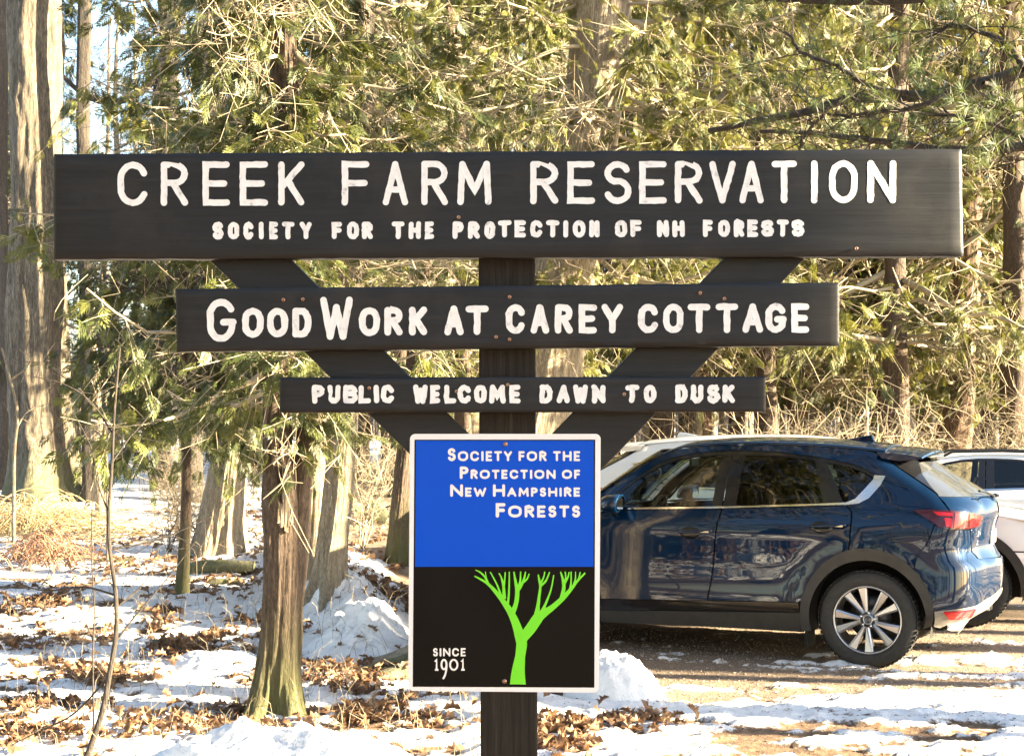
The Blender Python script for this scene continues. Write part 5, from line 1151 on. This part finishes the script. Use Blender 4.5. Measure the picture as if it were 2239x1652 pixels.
    # door handles, cups
    for nm, cx, cz in (('front', -1.362, .977), ('rear', -.335, 1.048)):
        cup = [(cx + .082 * math.cos(R(a)), cz - .002 + .047 * math.sin(R(a))) for a in range(0, 360, 15)]
        for s in (1, -1):
            V, F = panel_arrays(cup, .0025, .04, .002)
            if s < 0: V, F = mirror(V, F)
            h0 = mesh('handle_cup', V, F, CAR['black'], root, True)
            P = [];
            for dx, o_ in ((-.085, .004), (-.06, .030), (0, .042), (.10, .042), (.165, .034), (.185, .004)):
                x, y = plan(np.array([cx + dx]), np.array([cz + .008 + dx * .06])); P.append((cx + dx, s * (y[0] - o_), cz + .008 + dx * .06))
            b = B(); V, F = tube_np(catmull(P, 18), np.full(18, .011), 8); b.add(V, [tuple(f) for f in F]); b.build('door_handle', paint, root, True)
            b = B(); x, y = plan(np.array([cx + .15]), np.array([cz + .02])); b.box(cx + .10, cx + .165, s * (y[0] - .050) - .001, s * (y[0] - .050) + .001, cz + .006, cz + .018); b.build('handle_trim', CAR['chrome'], root)
    # mirrors
    for s in (-1, 1):
        b = B(); th = np.linspace(0, 2 * np.pi, 16, endpoint=False); V = []; prof = [(-.10, .25), (-.09, .7), (-.04, .95), (.03, 1.0), (.06, .97), (.062, .8)]
        for dx, r in prof:
            for t in th: V.append((-1.965 + dx + .015 * math.sin(t), s * (1.01 + .115 * r * math.cos(t) * (1 if math.cos(t) * 1 > 0 else .9)), 1.195 + .075 * r * math.copysign(abs(math.sin(t)) ** .8, math.sin(t))))
        n = 16; F = [(i * n + j, i * n + (j + 1) % n, (i + 1) * n + (j + 1) % n, (i + 1) * n + j) for i in range(len(prof) - 1) for j in range(n)] + [tuple(range(n))[::-1]]
        b.add(V, F); mo = b.build('mirror', paint, root, True)
        b = B(); V = [(-1.9055, s * (1.01 + .09 * math.cos(t)), 1.195 + .058 * math.sin(t)) for t in th]; b.add(V, [tuple(range(n))]); b.build('mirror_glass', CAR['chrome'], mo)
        b = B(); b.tube([(-1.99, s * .87, 1.10), (-1.985, s * .93, 1.125), (-1.975, s * .98, 1.15)], .022, 8); b.build('mirror_arm', CAR['black'], mo, True)
    # wheels
    for cx in (0, -2.7):
        for s in (-1, 1):
            wr = empty('wheel', (cx, 0, 0), parent=root)
            def W(V): return [(cx_, s * yy, zz) for cx_, yy, zz in V]
            b = B(); c = (0, 0, .365); y0, y1 = .905, .685
            prof = [(.255, -y0 + .012), (.262, -y0), (.30, -y0 - .004), (.335, -y0 + .004), (.352, -y0 + .018), (.363, -y0 + .045), (.365, -y0 + .11), (.363, -y1 - .045), (.345, -y1 - .01), (.30, -y1), (.255, -y1 - .01), (.25, -.80)]
            b.lathe([(r, h * (1 if s > 0 else 1)) for r, h in prof], 72, 'y', (0, 0, .365)); V = np.concatenate(b.v) * np.array([1, s, 1]); F = b.f if s > 0 else [f[::-1] for f in b.f]
            mesh('tyre', V, F, CAR['tyre'], wr, True)
            tr_ = B()
            for k in range(60):
                a = 2 * math.pi * k / 60
                for yy in (-.875, -.845, -.80, -.76): 
                    ca, sa = math.cos(a), math.sin(a); r0, r1 = .362, .3685; da = .035; V = []
                    for r in (r0, r1):
                        for aa in (a - da, a + da):
                            for y_ in (yy - .015, yy + .015): V.append((r * math.cos(aa), s * y_, .365 + r * math.sin(aa)))
                    tr_.add(V, [(4, 5, 7, 6), (0, 1, 5, 4), (2, 6, 7, 3), (0, 4, 6, 2), (1, 3, 7, 5)])
            tr_.build('tread', CAR['tyre'], wr, kind='stuff')
            b = B(); b.lathe([(.232, -.86), (.240, -.897), (.247, -.905), (.256, -.898), (.256, -.80), (.235, -.70), (.225, -.70), (.228, -.86)], 72, 'y', (0, 0, .365)); V = np.concatenate(b.v) * np.array([1, s, 1]); mesh('rim', V, b.f, CAR['alloy'], wr, True)
            for k in range(5):
                for side in (-1, 1):
                    a = R(72 * k + 42 + side * 15.5); a_in = R(72 * k + 42 + side * 11)
                    def pt(r, aa, dy, y_): return (r * math.cos(aa), s * -y_, .365 + r * math.sin(aa))
                    ri, ro = .055, .238; wi, wo = .016 / ri, .031 / ro
                    V = [pt(ri, a_in - wi * .8, 0, .868), pt(ri, a_in + wi * .8, 0, .868), pt(ro, a + wo, 0, .896), pt(ro, a - wo, 0, .896), pt(ri, a_in, 0, .880), pt(ro, a + side * wo * .55, 0, .902),
                         pt(ri, a_in - wi, 0, .80), pt(ri, a_in + wi, 0, .80), pt(ro, a + wo, 0, .84), pt(ro, a - wo, 0, .84)]
                    b = B(); b.add(V, [(0, 4, 5, 3), (4, 1, 2, 5), (0, 3, 9, 6), (1, 7, 8, 2), (3, 5, 2, 8, 9)]); b.build('spoke', CAR['alloy'], wr)
            b = B(); b.lathe([(0, -.874), (.028, -.874), (.03, -.880), (.034, -.880), (.036, -.872), (.070, -.866), (.072, -.81)], 32, 'y', (0, 0, .365)); V = np.concatenate(b.v) * np.array([1, s, 1]); mesh('hub', V, b.f, CAR['alloy'], wr, True)
            b = B(); b.lathe([(0, -.876), (.026, -.876)], 24, 'y', (0, 0, .365)); V = np.concatenate(b.v) * np.array([1, s, 1]); hc = mesh('hub_cap', V, b.f, CAR['shell'], wr, True)
            b = B(); b.tube([(-.013, s * -.8775, .372), (-.005, s * -.8775, .364), (0, s * -.8775, .358), (.005, s * -.8775, .364), (.013, s * -.8775, .372)], .0016, 5); V, F = tube_np(np.array([(.019 * math.cos(t), s * -.8775, .365 + .016 * math.sin(t)) for t in np.linspace(0, 6.283, 24)]), np.full(24, .0014), 5); b.add(V, [tuple(f) for f in F]); b.build('emblem', CAR['chrome'], wr, True)
            for k in range(5):
                a = R(72 * k + 10); b = B(); b.lathe([(0, -.884), (.007, -.884), (.009, -.878), (.012, -.866)], 10, 'y', (.052 * math.cos(a), 0, .365 + .052 * math.sin(a))); V = np.concatenate(b.v) * np.array([1, s, 1]); mesh('wheel_nut', V, b.f, CAR['chrome'], wr, True)
            b = B(); b.lathe([(.06, -.78), (.155, -.78), (.155, -.765), (.06, -.765)], 40, 'y', (0, 0, .365)); b.box(-.11, .11, -.81, -.74, .365 + .07, .365 + .17); V = np.concatenate(b.v) * np.array([1, s, 1]); mesh('brake', V, b.f, CAR['alloyd'], wr)
            b = B(); b.box(cx - .47 if cx == 0 else cx + .42, (cx - .45) if cx == 0 else cx + .44, s * .62, s * .88, .13 if cx == 0 else .17, .42); b.build('mudflap', CAR['shell'], root)
    # cabin
    for x in (-1.35, -.45):
        for y in ((-.36, .36) if x < -1 else (-.38, .38)):
            b = B(); b.box(x - .45, x + .05, y - .25, y + .25, .55, .72); b.prism([(x - .02, .7), (x + .12, .7), (x + .30, 1.30), (x + .20, 1.32)], y - .24, y + .24); b.prism([(x + .21, 1.33), (x + .30, 1.32), (x + .33, 1.48), (x + .25, 1.5)], y - .13, y + .13)
            o = b.build('seat', CAR['seat'], root); o.modifiers.new('r', 'BEVEL').width = .03
    b = B(); th = np.linspace(0, 2 * np.pi, 24); V, F = tube_np(np.array([(-1.83 + .07 * math.sin(t), -.37 + .18 * math.cos(t), 1.06 + .17 * math.sin(t)) for t in th]), np.full(24, .014), 6); b.add(V, [tuple(f) for f in F]); b.box(-1.84, -1.81, -.52, -.22, 1.03, 1.08); b.build('steering_wheel', CAR['seat'], root, True)
    b = B(); b.prism([(-2.3, .9), (-1.88, .9), (-1.92, 1.08), (-2.3, 1.10)], -.72, .72); b.build('dashboard', CAR['seat'], root)
    b = B(); b.box(-1.62, -1.60, -.10, .12, 1.47, 1.53); b.build('rear_view_mirror', CAR['black'], root)
    b = B(); b.box(.80, .86, -.3, .3, .9, 1.0)
    if plates:
        b = B(); b.box((.775 + .02), (.785 + .02), -.155, .155, .90, 1.03); pl = b.build('number_plate', CAR['plate'], root)
    return root
yaw = -R(24)
def carbase(s, q):                                       # world point of a spot on the flank line: s back along the car, q away from the eye
    return (2.63 + s * math.cos(yaw) + q * math.sin(-yaw), 10.97 + s * math.sin(yaw) + q * math.cos(yaw))
c0 = carbase(0, .92)
blue = car('parked_car', 'dark blue crossover parked nearest behind the sign with chrome window trim', CAR['blue'], (c0[0], c0[1], -.008), yaw)
b = B()
rear_letters = [('C', 0), ('X', 1)]
def badge(txt, y0, z, h, root):
    for k, ch in enumerate(txt):
        y = y0 + k * h * .95; bb = B(); st = {'C': [[(1, .9), (.5, 1), (0, .6), (0, .4), (.5, 0), (1, .1)]], 'X': [[(0, 0), (1, 1)], [(0, 1), (1, 0)]], '-': [[(0, .5), (1, .5)]], '5': [[(1, 1), (.1, 1), (.1, .55), (.8, .55), (1, .3), (.7, 0), (0, .05)]], 'A': [[(0, 0), (.5, 1), (1, 0)]], 'W': [[(0, 1), (.25, 0), (.5, .7), (.75, 0), (1, 1)]], 'D': [[(0, 0), (0, 1), (.7, .9), (1, .5), (.7, .1), (0, 0)]]}[ch]
        for s in st: bb.tube([(.745 + .12 * (z - .9) , y + a * h * .75, z + c * h) for a, c in s], h * .08, 5)
        bb.build('letter', CAR['chrome'], root, True)
badge('CX-5', -.62, .985, .045, [c for c in blue.children if c.name.startswith('tailgate')][0])
badge('AWD', -.60, .925, .028, [c for c in blue.children if c.name.startswith('tailgate')][0])
c1 = carbase(.36, 2.57 + .92)
white = car('parked_car', 'white crossover facing right, parked close behind the dark blue car', CAR['white'], (c1[0] - 3.05 * math.cos(yaw), c1[1] - 3.05 * math.sin(yaw), 0), yaw + math.pi, zs=1.0, xs_=1.13)
c2 = (7.1, 18.7)
wag = car('parked_car', 'white wagon with black roof rails seen past the blue car’s tail', CAR['white'], (c2[0], c2[1], 0), -R(14), zs=.865, rails=True)
